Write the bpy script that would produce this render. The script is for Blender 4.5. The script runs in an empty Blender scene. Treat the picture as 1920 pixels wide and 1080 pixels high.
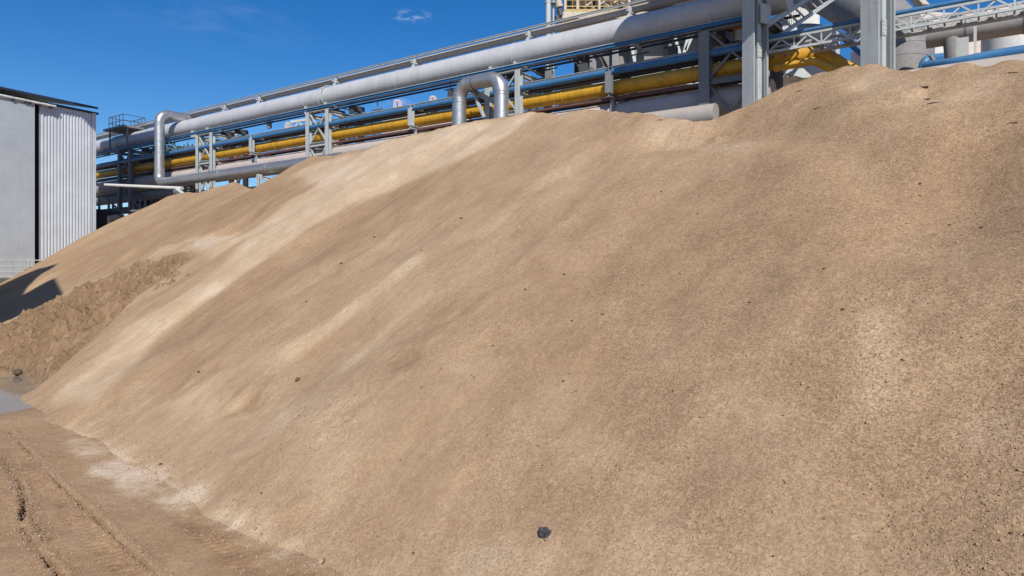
import bpy, math, random
import numpy as np
from mathutils import Vector, Matrix
random.seed(7); RNG = np.random.default_rng(7)
sc = bpy.context.scene
COL = sc.collection
F = 1250.0; HZ = 495.0; CH = 3.5            # focal length (px of a 1920 frame), horizon row, camera height
TAN = 0.65                                   # angle of repose of the pile

# ------------------------------------------------------------------ camera
cam = bpy.data.cameras.new('camera'); camo = bpy.data.objects.new('camera', cam); COL.objects.link(camo)
camo.location = (0, 0, CH); camo.rotation_euler = (math.pi/2, 0, 0)
cam.sensor_width = 36; cam.lens = 36*F/1920; cam.shift_y = -(540-HZ)/1920
cam.clip_start = 0.1; cam.clip_end = 6000
sc.camera = camo

# ------------------------------------------------------------------ light
AZ = (0.15, -0.9887); EL = math.radians(40)
S = Vector((AZ[0]*math.cos(EL), AZ[1]*math.cos(EL), math.sin(EL)))
sun = bpy.data.lights.new('sun', 'SUN'); suno = bpy.data.objects.new('sun', sun); COL.objects.link(suno)
sun.energy = 4.9; sun.angle = math.radians(0.5); sun.color = (1, .95, .87)
suno.rotation_euler = S.to_track_quat('Z', 'Y').to_euler(); suno.location = (0, -10, 60)
w = bpy.data.worlds.new('World'); sc.world = w; w.use_nodes = True
nt = w.node_tree; nt.nodes.clear()
out = nt.nodes.new('ShaderNodeOutputWorld'); bg = nt.nodes.new('ShaderNodeBackground')
sky = nt.nodes.new('ShaderNodeTexSky'); sky.sky_type = 'NISHITA'; sky.sun_disc = False
sky.sun_elevation = EL; sky.sun_rotation = math.atan2(AZ[0], AZ[1]); sky.air_density = 1.0; sky.dust_density = 0.3; sky.ozone_density = 4.0
sky.altitude = 300
hs = nt.nodes.new('ShaderNodeHueSaturation'); hs.inputs['Saturation'].default_value = 1.36; hs.inputs['Hue'].default_value = .507
nt.links.new(sky.outputs[0], hs.inputs['Color'])
# thin wisps of cloud high in the sky
tc = nt.nodes.new('ShaderNodeTexCoord')
def wisp(px, py, sx, sy, seed, amt, prev):
    d = Vector(((px-960)/F, 1, (HZ-py)/F)).normalized()
    mp = nt.nodes.new('ShaderNodeMapping'); mp.inputs['Location'].default_value = -d
    nt.links.new(tc.outputs['Generated'], mp.inputs['Vector'])
    m2 = nt.nodes.new('ShaderNodeMapping'); m2.inputs['Scale'].default_value = (1/sx, 1/sx, 1/sy)
    m2.inputs['Rotation'].default_value = (0, 0.3, 0)
    nt.links.new(mp.outputs[0], m2.inputs['Vector'])
    ln = nt.nodes.new('ShaderNodeVectorMath'); ln.operation = 'LENGTH'; nt.links.new(m2.outputs[0], ln.inputs[0])
    r = nt.nodes.new('ShaderNodeMapRange'); r.inputs[1].default_value = 1; r.inputs[2].default_value = 0.0; r.interpolation_type = 'SMOOTHSTEP'
    nt.links.new(ln.outputs['Value'], r.inputs[0])
    no = nt.nodes.new('ShaderNodeTexNoise'); no.inputs['Scale'].default_value = 2.2; no.inputs['Detail'].default_value = 7; no.inputs['Roughness'].default_value = .65
    m3 = nt.nodes.new('ShaderNodeMapping'); m3.inputs['Location'].default_value = (seed, 0, 0); nt.links.new(m2.outputs[0], m3.inputs[0]); nt.links.new(m3.outputs[0], no.inputs['Vector'])
    r2 = nt.nodes.new('ShaderNodeMapRange'); r2.inputs[1].default_value = .48; r2.inputs[2].default_value = .75; nt.links.new(no.outputs[0], r2.inputs[0])
    mu = nt.nodes.new('ShaderNodeMath'); mu.operation = 'MULTIPLY'; nt.links.new(r.outputs[0], mu.inputs[0]); nt.links.new(r2.outputs[0], mu.inputs[1])
    mu2 = nt.nodes.new('ShaderNodeMath'); mu2.operation = 'MULTIPLY'; mu2.inputs[1].default_value = amt; nt.links.new(mu.outputs[0], mu2.inputs[0])
    mx = nt.nodes.new('ShaderNodeMix'); mx.data_type = 'RGBA'
    nt.links.new(mu2.outputs[0], mx.inputs['Factor']); nt.links.new(prev, mx.inputs[6]); mx.inputs[7].default_value = (9, 9.3, 9.8, 1)
    return mx.outputs[2]
c = wisp(772, 30, .036, .012, 3.1, .5, hs.outputs[0])
c = wisp(745, 192, .04, .012, 8.2, .3, c)
c = wisp(400, 30, .2, .05, 5.2, .06, c)
nt.links.new(c, bg.inputs[0]); bg.inputs[1].default_value = 0.112
nt.links.new(bg.outputs[0], out.inputs[0])
sc.view_settings.view_transform = 'Standard'; sc.view_settings.look = 'None'; sc.view_settings.exposure = 0; sc.view_settings.gamma = 1
sc.cycles.max_bounces = 6

# ------------------------------------------------------------------ materials
def nn(t, kind, **kw):
    n = t.nodes.new(kind)
    for k, v in kw.items():
        if k in n.inputs.keys(): n.inputs[k].default_value = v
        else: setattr(n, k, v)
    return n
def mixc(t, fac, a, b):
    m = t.nodes.new('ShaderNodeMix'); m.data_type = 'RGBA'
    for i, v in ((0, fac), (6, a), (7, b)):
        if hasattr(v, 'links') or isinstance(v, bpy.types.NodeSocket): t.links.new(v, m.inputs[i])
        else: m.inputs[i].default_value = v if i == 0 else (*v, 1)
    return m.outputs[2]
def mrange(t, v, a, b, c=0.0, d=1.0, smooth=False):
    m = t.nodes.new('ShaderNodeMapRange'); t.links.new(v, m.inputs[0])
    if smooth: m.interpolation_type = 'SMOOTHSTEP'
    for i, x in enumerate((a, b, c, d)): m.inputs[i+1].default_value = x
    return m.outputs[0]
def mth(t, op, a, b=None):
    m = t.nodes.new('ShaderNodeMath'); m.operation = op
    for i, v in enumerate((a, b)):
        if v is None: continue
        if isinstance(v, bpy.types.NodeSocket): t.links.new(v, m.inputs[i])
        else: m.inputs[i].default_value = v
    return m.outputs[0]
def noise(t, vec, scale, detail=4, rough=.55):
    n = t.nodes.new('ShaderNodeTexNoise'); n.inputs['Scale'].default_value = scale; n.inputs['Detail'].default_value = detail; n.inputs['Roughness'].default_value = rough
    if vec is not None: t.links.new(vec, n.inputs['Vector'])
    return n.outputs[0]
def mapping(t, vec, scale=(1,1,1), loc=(0,0,0), rot=(0,0,0)):
    m = t.nodes.new('ShaderNodeMapping'); t.links.new(vec, m.inputs[0])
    m.inputs['Scale'].default_value = scale; m.inputs['Location'].default_value = loc; m.inputs['Rotation'].default_value = rot
    return m.outputs[0]
def base(name, rough=.6, metal=0.0):
    m = bpy.data.materials.new(name); m.use_nodes = True; t = m.node_tree
    b = t.nodes['Principled BSDF']; b.inputs['Roughness'].default_value = rough; b.inputs['Metallic'].default_value = metal
    return m, t, b
def painted(name, col, rough=.45, metal=0.0, dirt=.35, dirtcol=(.2,.15,.11), dust=0.0, dustcol=(.36,.29,.22), rust=0.0, streak=True, bump=.02, scale=1.0):
    m, t, b = base(name, rough, metal)
    geo = t.nodes.new('ShaderNodeNewGeometry'); P = geo.outputs['Position']
    n1 = noise(t, P, .7*scale, 6, .62); n2 = noise(t, P, 6*scale, 4, .6)
    st = noise(t, mapping(t, P, (2.6*scale, 2.6*scale, .22*scale)), 1.6, 4, .6)
    c = mixc(t, mrange(t, n1, .3, .7), tuple(x*.9 for x in col), tuple(min(1, x*1.06) for x in col))
    if dirt > 0:
        f = mth(t, 'MULTIPLY', mrange(t, st if streak else n2, .46, .78), dirt)
        c = mixc(t, f, c, dirtcol)
        f = mth(t, 'MULTIPLY', mrange(t, n2, .5, .8), dirt*.5)
        c = mixc(t, f, c, tuple(x*.6 for x in dirtcol))
    if rust > 0:
        f = mth(t, 'MULTIPLY', mrange(t, noise(t, P, 2.3*scale, 8, .7), .56, .66), rust)
        c = mixc(t, f, c, (.16, .06, .03))
    if dust > 0:
        sx = t.nodes.new('ShaderNodeSeparateXYZ'); t.links.new(geo.outputs['Normal'], sx.inputs[0])
        f = mth(t, 'MULTIPLY', mth(t, 'MULTIPLY', mrange(t, sx.outputs[2], -.1, .8, smooth=True), mrange(t, n1, .2, .6, .5, 1)), dust)
        c = mixc(t, f, c, dustcol)
    t.links.new(c, b.inputs['Base Color'])
    t.links.new(mrange(t, n2, .3, .7, max(.05, rough-.1), min(1, rough+.15)), b.inputs['Roughness'])
    if bump:
        bp = t.nodes.new('ShaderNodeBump'); bp.inputs['Strength'].default_value = .35; bp.inputs['Distance'].default_value = bump
        t.links.new(n2, bp.inputs['Height']); t.links.new(bp.outputs[0], b.inputs['Normal'])
    return m
M = {}
M['pipe_grey'] = painted('pipe_grey_paint', (.52, .53, .55), .45, 0, .24, (.25,.23,.21), dust=.12, bump=.012)
M['dusty'] = painted('dusty_pipe', (.36, .34, .32), .75, 0, .3, dust=.75, dustcol=(.42,.35,.29))
M['pink'] = painted('dusty_pink_pipe', (.40, .37, .36), .8, 0, .25, dust=.75, dustcol=(.52,.43,.38))
M['galv'] = painted('galvanised_steel', (.50, .51, .51), .38, .75, .3, (.2,.19,.17), dust=.35, dustcol=(.35,.29,.23))
M['yellow'] = painted('yellow_paint', (.62, .33, .02), .45, 0, .42, (.13,.06,.02), dust=.25, dustcol=(.55,.42,.2), rust=.25)
M['blue'] = painted('blue_paint', (.035, .165, .36), .4, 0, .35, (.05,.06,.07), dust=.15, rust=.12)
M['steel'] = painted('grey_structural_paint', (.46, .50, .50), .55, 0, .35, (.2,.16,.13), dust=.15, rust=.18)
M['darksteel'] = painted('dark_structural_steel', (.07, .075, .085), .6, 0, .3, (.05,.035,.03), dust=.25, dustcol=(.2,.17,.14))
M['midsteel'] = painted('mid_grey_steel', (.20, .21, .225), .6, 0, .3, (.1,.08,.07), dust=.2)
M['redpipe'] = painted('dark_red_pipe', (.13, .055, .05), .6, 0, .3, (.05,.03,.03), dust=.3, dustcol=(.28,.22,.18))
M['orange'] = painted('orange_paint', (.62, .18, .06), .5, 0, .2)
M['white'] = painted('white_cladding', (.62, .62, .60), .6, 0, .3, (.35,.3,.26), dust=.25, dustcol=(.5,.44,.38))
M['pale'] = painted('pale_pink_wall', (.60, .52, .49), .8, 0, .4, (.38,.28,.24))
M['clad'] = painted('building_cladding', (.62, .65, .69), .5, .1, .08, (.35,.33,.31), bump=.004)
M['door'] = painted('door_panel_grey', (.47, .51, .55), .55, .1, .18, (.3,.29,.28), bump=.004)
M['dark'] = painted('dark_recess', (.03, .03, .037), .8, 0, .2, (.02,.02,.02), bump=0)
M['roof'] = painted('dark_roof_sheet', (.035, .045, .085), .5, .2, .2, (.03,.03,.03))
M['concrete'] = painted('stained_shade_concrete', (.10, .095, .09), .9, 0, .5, (.05,.045,.04))  # base colour darkened to carry the wall's shade, with stains on top
M['railing'] = painted('pale_green_railing', (.38, .42, .38), .5, 0, .3)
M['yrail'] = painted('ochre_railing', (.42, .29, .10), .5, 0, .3, rust=.2)
M['cream'] = painted('cream_steel', (.52, .46, .36), .6, 0, .4, rust=.2)
M['brown'] = painted('brown_interior_wall', (.06, .045, .035), .9, 0, .5, (.02,.02,.02))
M['greywall'] = painted('grey_vessel_wall', (.23, .22, .215), .7, 0, .4, (.1,.09,.085))
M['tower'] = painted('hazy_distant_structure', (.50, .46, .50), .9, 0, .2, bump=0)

def sand_material(name, heap=False, ground=False):
    m, t, b = base(name, .95); b.inputs['Specular IOR Level'].default_value = .15
    geo = t.nodes.new('ShaderNodeNewGeometry'); P = geo.outputs['Position']
    at = t.nodes.new('ShaderNodeAttribute'); at.attribute_name = 'tone'
    au = t.nodes.new('ShaderNodeAttribute'); au.attribute_name = 'suv'
    big = noise(t, P, .28, 5, .6); mid = noise(t, P, 1.1, 5, .6)
    tone = mth(t, 'ADD', at.outputs['Fac'], mrange(t, big, .25, .75, -.12, .12))
    tone = mth(t, 'ADD', tone, mrange(t, mid, .3, .7, -.09, .09))
    tone = mth(t, 'ADD', tone, mrange(t, noise(t, P, 7, 6, .72), .3, .7, -.11, .11))
    if not ground:
        st4 = noise(t, mapping(t, au.outputs['Vector'], (16, 2.2, 1)), 1.0, 5, .7)
        tone = mth(t, 'ADD', tone, mrange(t, st4, .3, .7, -.09, .09))
        st = noise(t, mapping(t, au.outputs['Vector'], (1.5, .16, 1)), 1.0, 5, .62)
        st2 = noise(t, mapping(t, au.outputs['Vector'], (6.0, .6, 1)), 1.0, 4, .6)
        ac = t.nodes.new('ShaderNodeAttribute'); ac.attribute_name = 'streak'
        tone = mth(t, 'ADD', tone, mth(t, 'MULTIPLY', mrange(t, st, .3, .7, -.13, .13), ac.outputs['Fac']))
        tone = mth(t, 'ADD', tone, mth(t, 'MULTIPLY', mrange(t, st2, .3, .7, -.11, .11), ac.outputs['Fac']))
        st3 = noise(t, mapping(t, au.outputs['Vector'], (7.0, .8, 1), (3,1,0)), 1.0, 3, .5)
        tone = mth(t, 'ADD', tone, mth(t, 'MULTIPLY', mrange(t, st3, .56, .66, 0, .09), ac.outputs['Fac']))
    cr = t.nodes.new('ShaderNodeValToRGB'); e = cr.color_ramp.elements
    if ground:
        cols = [(0, (.20,.120,.064)), (.35, (.35,.220,.120)), (.6, (.42,.280,.165)), (1, (.64,.50,.36))]
    else:
        cols = [(0, (.25,.158,.090)), (.35, (.338,.222,.130)), (.6, (.402,.277,.170)), (.85, (.48,.35,.224)), (1, (.56,.435,.31))]
    e[0].position = 0; e[0].color = (*cols[0][1], 1); e[1].position = 1; e[1].color = (*cols[-1][1], 1)
    for p, c in cols[1:-1]: el = e.new(p); el.color = (*c, 1)
    t.links.new(tone, cr.inputs[0])
    # grains: individual light and dark particles
    v = t.nodes.new('ShaderNodeTexVoronoi'); v.inputs['Scale'].default_value = 55; t.links.new(P, v.inputs['Vector'])
    sp = t.nodes.new('ShaderNodeSeparateColor'); t.links.new(v.outputs['Color'], sp.inputs[0])
    v2 = t.nodes.new('ShaderNodeTexVoronoi'); v2.inputs['Scale'].default_value = 26; t.links.new(P, v2.inputs['Vector'])
    sp2 = t.nodes.new('ShaderNodeSeparateColor'); t.links.new(v2.outputs['Color'], sp2.inputs[0])
    co = t.nodes.new('ShaderNodeAttribute'); co.attribute_name = 'coarse'
    g = mrange(t, sp.outputs[0], 0, 1, .72, 1.28)
    g = mth(t, 'MULTIPLY', g, mrange(t, sp2.outputs[1], 0, 1, .9, 1.1))
    g = mth(t, 'MULTIPLY', g, mrange(t, noise(t, P, 9, 4, .7), .3, .7, .92, 1.08))
    gmul = t.nodes.new('ShaderNodeMix'); gmul.data_type = 'FLOAT'
    t.links.new(co.outputs['Fac'], gmul.inputs[0]); gmul.inputs[2].default_value = 1.0; t.links.new(g, gmul.inputs[3])
    vm = t.nodes.new('ShaderNodeVectorMath'); vm.operation = 'SCALE'; t.links.new(cr.outputs[0], vm.inputs[0]); t.links.new(gmul.outputs[0], vm.inputs['Scale'])
    # scarce dark specks
    v3 = t.nodes.new('ShaderNodeTexVoronoi'); v3.inputs['Scale'].default_value = 5.5; t.links.new(P, v3.inputs['Vector'])
    s3 = t.nodes.new('ShaderNodeSeparateColor'); t.links.new(v3.outputs['Color'], s3.inputs[0])
    dk = mth(t, 'MULTIPLY', mth(t, 'LESS_THAN', v3.outputs['Distance'], .11), mth(t, 'GREATER_THAN', s3.outputs[2], .9))
    c = mixc(t, mth(t, 'MULTIPLY', dk, .6), vm.outputs[0], (.09, .055, .035))
    # wetness near the puddle
    aw = t.nodes.new('ShaderNodeAttribute'); aw.attribute_name = 'wet'
    wetc = mixc(t, mth(t, 'MULTIPLY', aw.outputs['Fac'], .55), c, (.17, .125, .09))
    t.links.new(wetc, b.inputs['Base Color'])
    t.links.new(mrange(t, aw.outputs['Fac'], 0, 1, .95, .35), b.inputs['Roughness'])
    b1 = t.nodes.new('ShaderNodeBump'); b1.inputs['Distance'].default_value = .02; b1.inputs['Strength'].default_value = .55
    hgt = mth(t, 'ADD', mth(t, 'MULTIPLY', noise(t, P, 65, 3, .7), mrange(t, co.outputs['Fac'], 0, 1, .35, 1.0)), mth(t, 'MULTIPLY', noise(t, P, 12, 4, .6), .6))
    t.links.new(hgt, b1.inputs['Height'])
    b2 = t.nodes.new('ShaderNodeBump'); b2.inputs['Distance'].default_value = .18 if heap else .05; b2.inputs['Strength'].default_value = .8 if heap else .3
    t.links.new(noise(t, P, 3.5 if heap else 2.2, 7, .68), b2.inputs['Height']); t.links.new(b1.outputs[0], b2.inputs['Normal'])
    t.links.new(b2.outputs[0], b.inputs['Normal'])
    return m
M['sand'] = sand_material('sand_pile_surface'); M['heap'] = sand_material('dug_sand_surface', heap=True); M['ground'] = sand_material('sandy_ground', ground=True)

def water_material():
    m, t, b = base('muddy_water', .06); geo = t.nodes.new('ShaderNodeNewGeometry')
    c = mixc(t, mrange(t, noise(t, geo.outputs['Position'], .8, 5, .6), .35, .7), (.20, .165, .13), (.27, .225, .18))
    t.links.new(c, b.inputs['Base Color']); b.inputs['IOR'].default_value = 1.5
    bp = t.nodes.new('ShaderNodeBump'); bp.inputs['Distance'].default_value = .004; bp.inputs['Strength'].default_value = .2
    t.links.new(noise(t, mapping(t, geo.outputs['Position'], (3, 9, 1)), 1, 3), bp.inputs['Height']); t.links.new(bp.outputs[0], b.inputs['Normal'])
    return m
M['water'] = water_material()
def rock_material(name, a, b_):
    m, t, b = base(name, .9); geo = t.nodes.new('ShaderNodeNewGeometry')
    n = noise(t, geo.outputs['Position'], 28, 5, .7)
    t.links.new(mixc(t, mrange(t, n, .35, .65), a, b_), b.inputs['Base Color'])
    bp = t.nodes.new('ShaderNodeBump'); bp.inputs['Distance'].default_value = .02; t.links.new(n, bp.inputs['Height']); t.links.new(bp.outputs[0], b.inputs['Normal'])
    return m
M['coal'] = rock_material('black_slag', (.018,.018,.022), (.10,.10,.11)); M['clod'] = rock_material('brown_clod', (.055,.035,.022), (.15,.10,.065))
def pebble_material():
    m, t, b = base('pebble_grains', .9); at = t.nodes.new('ShaderNodeAttribute'); at.attribute_name = 'rnd'
    cr = t.nodes.new('ShaderNodeValToRGB'); e = cr.color_ramp.elements
    e[0].color = (.27,.18,.11,1); e[1].color = (.56,.43,.31,1); k = e.new(.45); k.color = (.34,.23,.14,1); k = e.new(.85); k.color = (.38,.27,.18,1)
    t.links.new(at.outputs['Fac'], cr.inputs[0]); t.links.new(cr.outputs[0], b.inputs['Base Color']); return m
M['pebble'] = pebble_material()
def leaf_material():
    m, t, b = base('dark_foliage', .8); geo = t.nodes.new('ShaderNodeNewGeometry')
    t.links.new(mixc(t, noise(t, geo.outputs['Position'], 1.5, 3), (.018,.03,.012), (.05,.07,.03)), b.inputs['Base Color']); return m
M['leaf'] = leaf_material()

# ------------------------------------------------------------------ object helpers
ORG = {}
def tag(o, label=None, cat=None, group=None, kind=None):
    if label: o['label'] = label
    if cat: o['category'] = cat
    if group: o['group'] = group
    if kind: o['kind'] = kind
    return o
def thing(name, label, cat, loc=(0,0,0), group=None):
    o = bpy.data.objects.new(name, None); COL.objects.link(o); o.location = loc; o.empty_display_size = .5
    ORG[o.name] = Vector(loc); return tag(o, label, cat, group)
class MB:
    def __init__(s): s.v = []; s.f = []; s.sm = []
    def add(s, vs, fs, smooth=False):
        n = len(s.v); s.v += [tuple(v) for v in vs]; s.f += [tuple(i+n for i in f) for f in fs]; s.sm += [smooth]*len(fs); return s
    def build(s, name, mat, parent=None):
        me = bpy.data.meshes.new(name); o = bpy.data.objects.new(name, me); COL.objects.link(o)
        og = ORG[parent.name] if parent else Vector((0,0,0))
        me.from_pydata([(v[0]-og.x, v[1]-og.y, v[2]-og.z) for v in s.v], [], s.f)
        me.polygons.foreach_set('use_smooth', s.sm); me.materials.append(mat); me.update()
        if parent: o.parent = parent
        ORG[o.name] = og
        return o
    def hexa(s, p):   # 8 corners: bottom 0-3, top 4-7
        return s.add(p, [(0,3,2,1),(4,5,6,7),(0,1,5,4),(1,2,6,5),(2,3,7,6),(3,0,4,7)])
    def box(s, c, ax, ay, az):   # centre and half-axis vectors
        c = Vector(c); ax, ay, az = Vector(ax), Vector(ay), Vector(az)
        return s.hexa([c+i*ax+j*ay+k*az for k in (-1,1) for i, j in ((-1,-1),(1,-1),(1,1),(-1,1))])
    def bar(s, a, b, wd, ht=None, up=(0,0,1)):
        a, b = Vector(a), Vector(b); ht = ht or wd; d = (b-a); L = d.length; d.normalize(); up = Vector(up)
        if abs(d.dot(up)) > .98: up = Vector((.578,.816,0))
        x = d.cross(up).normalized(); y = x.cross(d).normalized()
        return s.box((a+b)/2, x*wd/2, d*L/2, y*ht/2)
    def hbeam(s, a, b, wd, dp, tk=.03, up=(0,0,1)):   # flanges of width wd at +-dp/2 along 'up'
        a, b = Vector(a), Vector(b); d = (b-a); L = d.length; d.normalize(); up = Vector(up)
        if abs(d.dot(up)) > .98: up = Vector((.578,.816,0))
        x = d.cross(up).normalized(); y = x.cross(d).normalized(); c = (a+b)/2
        for k in (-1, 1): s.box(c+y*k*(dp/2-tk/2), x*wd/2, d*L/2, y*tk/2)
        return s.box(c, x*tk/2, d*L/2, y*(dp/2-tk))
    def tube(s, pts, r, seg=20, caps=True, rs=None):
        pts = [Vector(p) for p in pts]; n = len(pts); rings = []
        d0 = (pts[1]-pts[0]).normalized(); u = Vector((0,0,1)) if abs(d0.z) < .9 else Vector((1,0,0))
        x = d0.cross(u).normalized()
        vs = []
        for i, p in enumerate(pts):
            if i == 0: d = d0
            elif i == n-1: d = (pts[i]-pts[i-1]).normalized()
            else: d = ((pts[i]-pts[i-1]).normalized()+(pts[i+1]-pts[i]).normalized()).normalized()
            x = (x - d*x.dot(d)).normalized(); y = d.cross(x); rr = rs[i] if rs else r
            for k in range(seg):
                a = 2*math.pi*k/seg; vs.append(p + x*math.cos(a)*rr + y*math.sin(a)*rr)
        fs = [(i*seg+k, i*seg+(k+1)%seg, (i+1)*seg+(k+1)%seg, (i+1)*seg+k) for i in range(n-1) for k in range(seg)]
        s.add(vs, fs, True)
        if caps:
            s.add(vs[:seg], [tuple(reversed(range(seg)))]); s.add(vs[-seg:], [tuple(range(seg))])
        return s
def fillet(pts, rad, n=7):
    pts = [Vector(p) for p in pts]; o = [pts[0]]
    for i in range(1, len(pts)-1):
        a, p, b = pts[i-1], pts[i], pts[i+1]; u = (a-p).normalized(); v = (b-p).normalized()
        ang = u.angle(v); tl = min(rad/math.tan(ang/2), (a-p).length*.49, (b-p).length*.49); r = tl*math.tan(ang/2)
        cen = p + (u+v).normalized()*(r/math.sin(ang/2)); s0 = p+u*tl-cen; s1 = p+v*tl-cen
        for k in range(n+1): o.append(cen + s0.slerp(s1, k/n) if False else cen + (Vector(s0).normalized().slerp(Vector(s1).normalized(), k/n))*r)
    o.append(pts[-1]); return o
def UP(px, py, z): return Vector(((px-960)/F*z, z, CH+(HZ-py)/F*z))
# the pipe rack's own frame: s runs away to the left, w goes back from the front face
P0 = Vector((7.17, 32, 0)); D = Vector((-.816, .578, 0)).normalized(); NB = Vector((.578, .816, 0)).normalized()
def R(s, w, z): return P0 + D*s + NB*w + Vector((0,0,z))
def RS(px, w):
    r = (px-960)/F; q = P0+NB*w; return (q.x - r*q.y)/(r*D.y - D.x)
def RZ(px, py, w):
    q = R(RS(px, w), w, 0); return CH+(HZ-py)/F*q.y
def RP(px, py, w): return R(RS(px, w), w, RZ(px, py, w))

# ------------------------------------------------------------------ terrain
def vnoise(x, y, seed):
    xi = np.floor(x).astype(np.int64); yi = np.floor(y).astype(np.int64); fx = x-xi; fy = y-yi
    fx = fx*fx*(3-2*fx); fy = fy*fy*(3-2*fy)
    def h(a, b):
        n = (a*374761393 + b*668265263 + seed*1274126177) & 0xffffffff
        n = ((n ^ (n >> 13))*1274126177) & 0xffffffff
        return ((n ^ (n >> 16)) & 0xffff)/65535.0
    return (h(xi,yi)*(1-fx)+h(xi+1,yi)*fx)*(1-fy)+(h(xi,yi+1)*(1-fx)+h(xi+1,yi+1)*fx)*fy*1.0
def fbm(x, y, seed, oct=4, gain=.5):
    s = 0; a = 1; t = 0
    for k in range(oct): s = s + a*(vnoise(x*2**k+17*k, y*2**k-9*k, seed+k)-.5); t += a; a *= gain
    return s/t*2
NX, NY = .674, .739      # upslope direction of the pile's long face
def nval(px): return NX*(px-960)/F+NY
def planept(px, py, c):
    e = (HZ-py)/F; z = (CH+TAN*c)/(TAN*nval(px)-e); return ((px-960)/F*z, z, CH+e*z)
crest = [(302,371,6.4),(318,363,6.4),(350,356,6.4),(372,359,6.4),(398,352,6.3),(420,344,6.3),(436,337,6.2),(452,345,6.1),(476,352,6.0),(500,337,5.9),(526,337,5.7),(548,322,5.5),(572,300,5.3),(592,289,5.1),
 (640,285,4.8),(690,275,4.5),(740,258,4.27),(800,243,4.27),(850,231,4.27),(900,219,4.27),(950,208,4.27),(1000,203,4.27),(1040,207,4.27),(1070,198,4.27),(1095,194,4.27),(1130,197,4.27),(1170,206,4.27),(1220,210,4.27),(1290,213,4.27),(1350,215,4.27),
 (1390,188,4.27),(1440,170,4.27),(1490,144,4.27),(1540,123,4.27),(1590,113,4.27),(1640,108,4.27),(1690,122,4.27),(1740,120,4.27),(1800,114,4.27),(1880,110,4.27),(1960,106,4.27),(2100,130,4.27)]
RPts = np.array([planept(*c) for c in crest])
tail = [(RPts[-1][0]+5, RPts[-1][1]-3.5, 8.3), (RPts[-1][0]+16, RPts[-1][1]-12, 8.0)]
RPts = np.vstack([RPts, tail])
def densify(P, step):
    o = []
    for a, b in zip(P[:-1], P[1:]):
        n = max(1, int(np.linalg.norm((b-a)[:2])/step)); o += [a+(b-a)*k/n for k in range(n)]
    o.append(P[-1]); return np.array(o)
RD = densify(RPts, .45)
def seg_dist(X, Y, a, b):
    a = np.array(a[:2]); b = np.array(b[:2]); d = b-a; L2 = max(d@d, 1e-9)
    t = np.clip(((X-a[0])*d[0]+(Y-a[1])*d[1])/L2, 0, 1)
    return np.hypot(X-a[0]-t*d[0], Y-a[1]-t*d[1]), t
def cones(X, Y, ridge, tan):
    Z = np.full(X.shape, -9.0)
    for (rx, ry, rz) in ridge: np.maximum(Z, rz - tan*np.hypot(X-rx, Y-ry), out=Z)
    return Z
def blur(Z, n):
    for ax in (0, 1):
        for _ in range(n):
            Z = .5*Z + .25*(np.roll(Z, 1, ax)+np.roll(Z, -1, ax))
    return Z
def grid_mesh(name, X, Y, Z, mat, attrs, vec=None, keep=None):
    ny, nx = X.shape; me = bpy.data.meshes.new(name)
    co = np.stack([X, Y, Z], -1).reshape(-1, 3).astype(np.float32)
    idx = np.arange(ny*nx).reshape(ny, nx)
    q = np.stack([idx[:-1,:-1], idx[:-1,1:], idx[1:,1:], idx[1:,:-1]], -1).reshape(-1, 4)
    if keep is not None:
        kq = (keep[:-1,:-1] | keep[:-1,1:] | keep[1:,1:] | keep[1:,:-1]).reshape(-1); q = q[kq]
        used = np.zeros(ny*nx, bool); used[q.reshape(-1)] = True; remap = np.cumsum(used)-1; q = remap[q]; co = co[used]
    else: used = np.ones(ny*nx, bool)
    me.vertices.add(len(co)); me.vertices.foreach_set('co', co.reshape(-1))
    me.loops.add(q.size); me.loops.foreach_set('vertex_index', q.reshape(-1).astype(np.int32))
    me.polygons.add(len(q)); me.polygons.foreach_set('loop_start', np.arange(0, q.size, 4, dtype=np.int32)); me.polygons.foreach_set('loop_total', np.full(len(q), 4, dtype=np.int32))
    me.update(calc_edges=True); me.polygons.foreach_set('use_smooth', np.ones(len(q), bool))
    for k, a in attrs.items():
        at = me.attributes.new(k, 'FLOAT', 'POINT'); at.data.foreach_set('value', a.reshape(-1)[used].astype(np.float32))
    if vec is not None:
        at = me.attributes.new('suv', 'FLOAT_VECTOR', 'POINT'); at.data.foreach_set('vector', vec.reshape(-1, 3)[used].astype(np.float32).reshape(-1))
    me.materials.append(mat); me.validate(); o = bpy.data.objects.new(name, me); COL.objects.link(o); return o

# --- main pile height field
xs = np.arange(-48, 34, .12); ys = [1.5]
while ys[-1] < 64: ys.append(ys[-1] + .055 + .0024*max(ys[-1]-6, 0))
ys = np.array(ys)
X, Y = np.meshgrid(xs, ys)
Xw = X + .35*fbm(X/2.5, Y/2.5, 11); Yw = Y + .35*fbm(X/2.5, Y/2.5, 23)
Z = cones(Xw, Yw, RD, TAN)
U = X*NY - Y*NX; V = X*NX + Y*NY
Zb = blur(Z, 3)
Zb += .12*fbm(X/3.2, Y/3.2, 31, 3) + .035*fbm(U/1.1, V/8, 37, 3) + .014*fbm(X/.5, Y/.5, 41, 3) + .008*fbm(X/.16, Y/.16, 47, 2)
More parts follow.
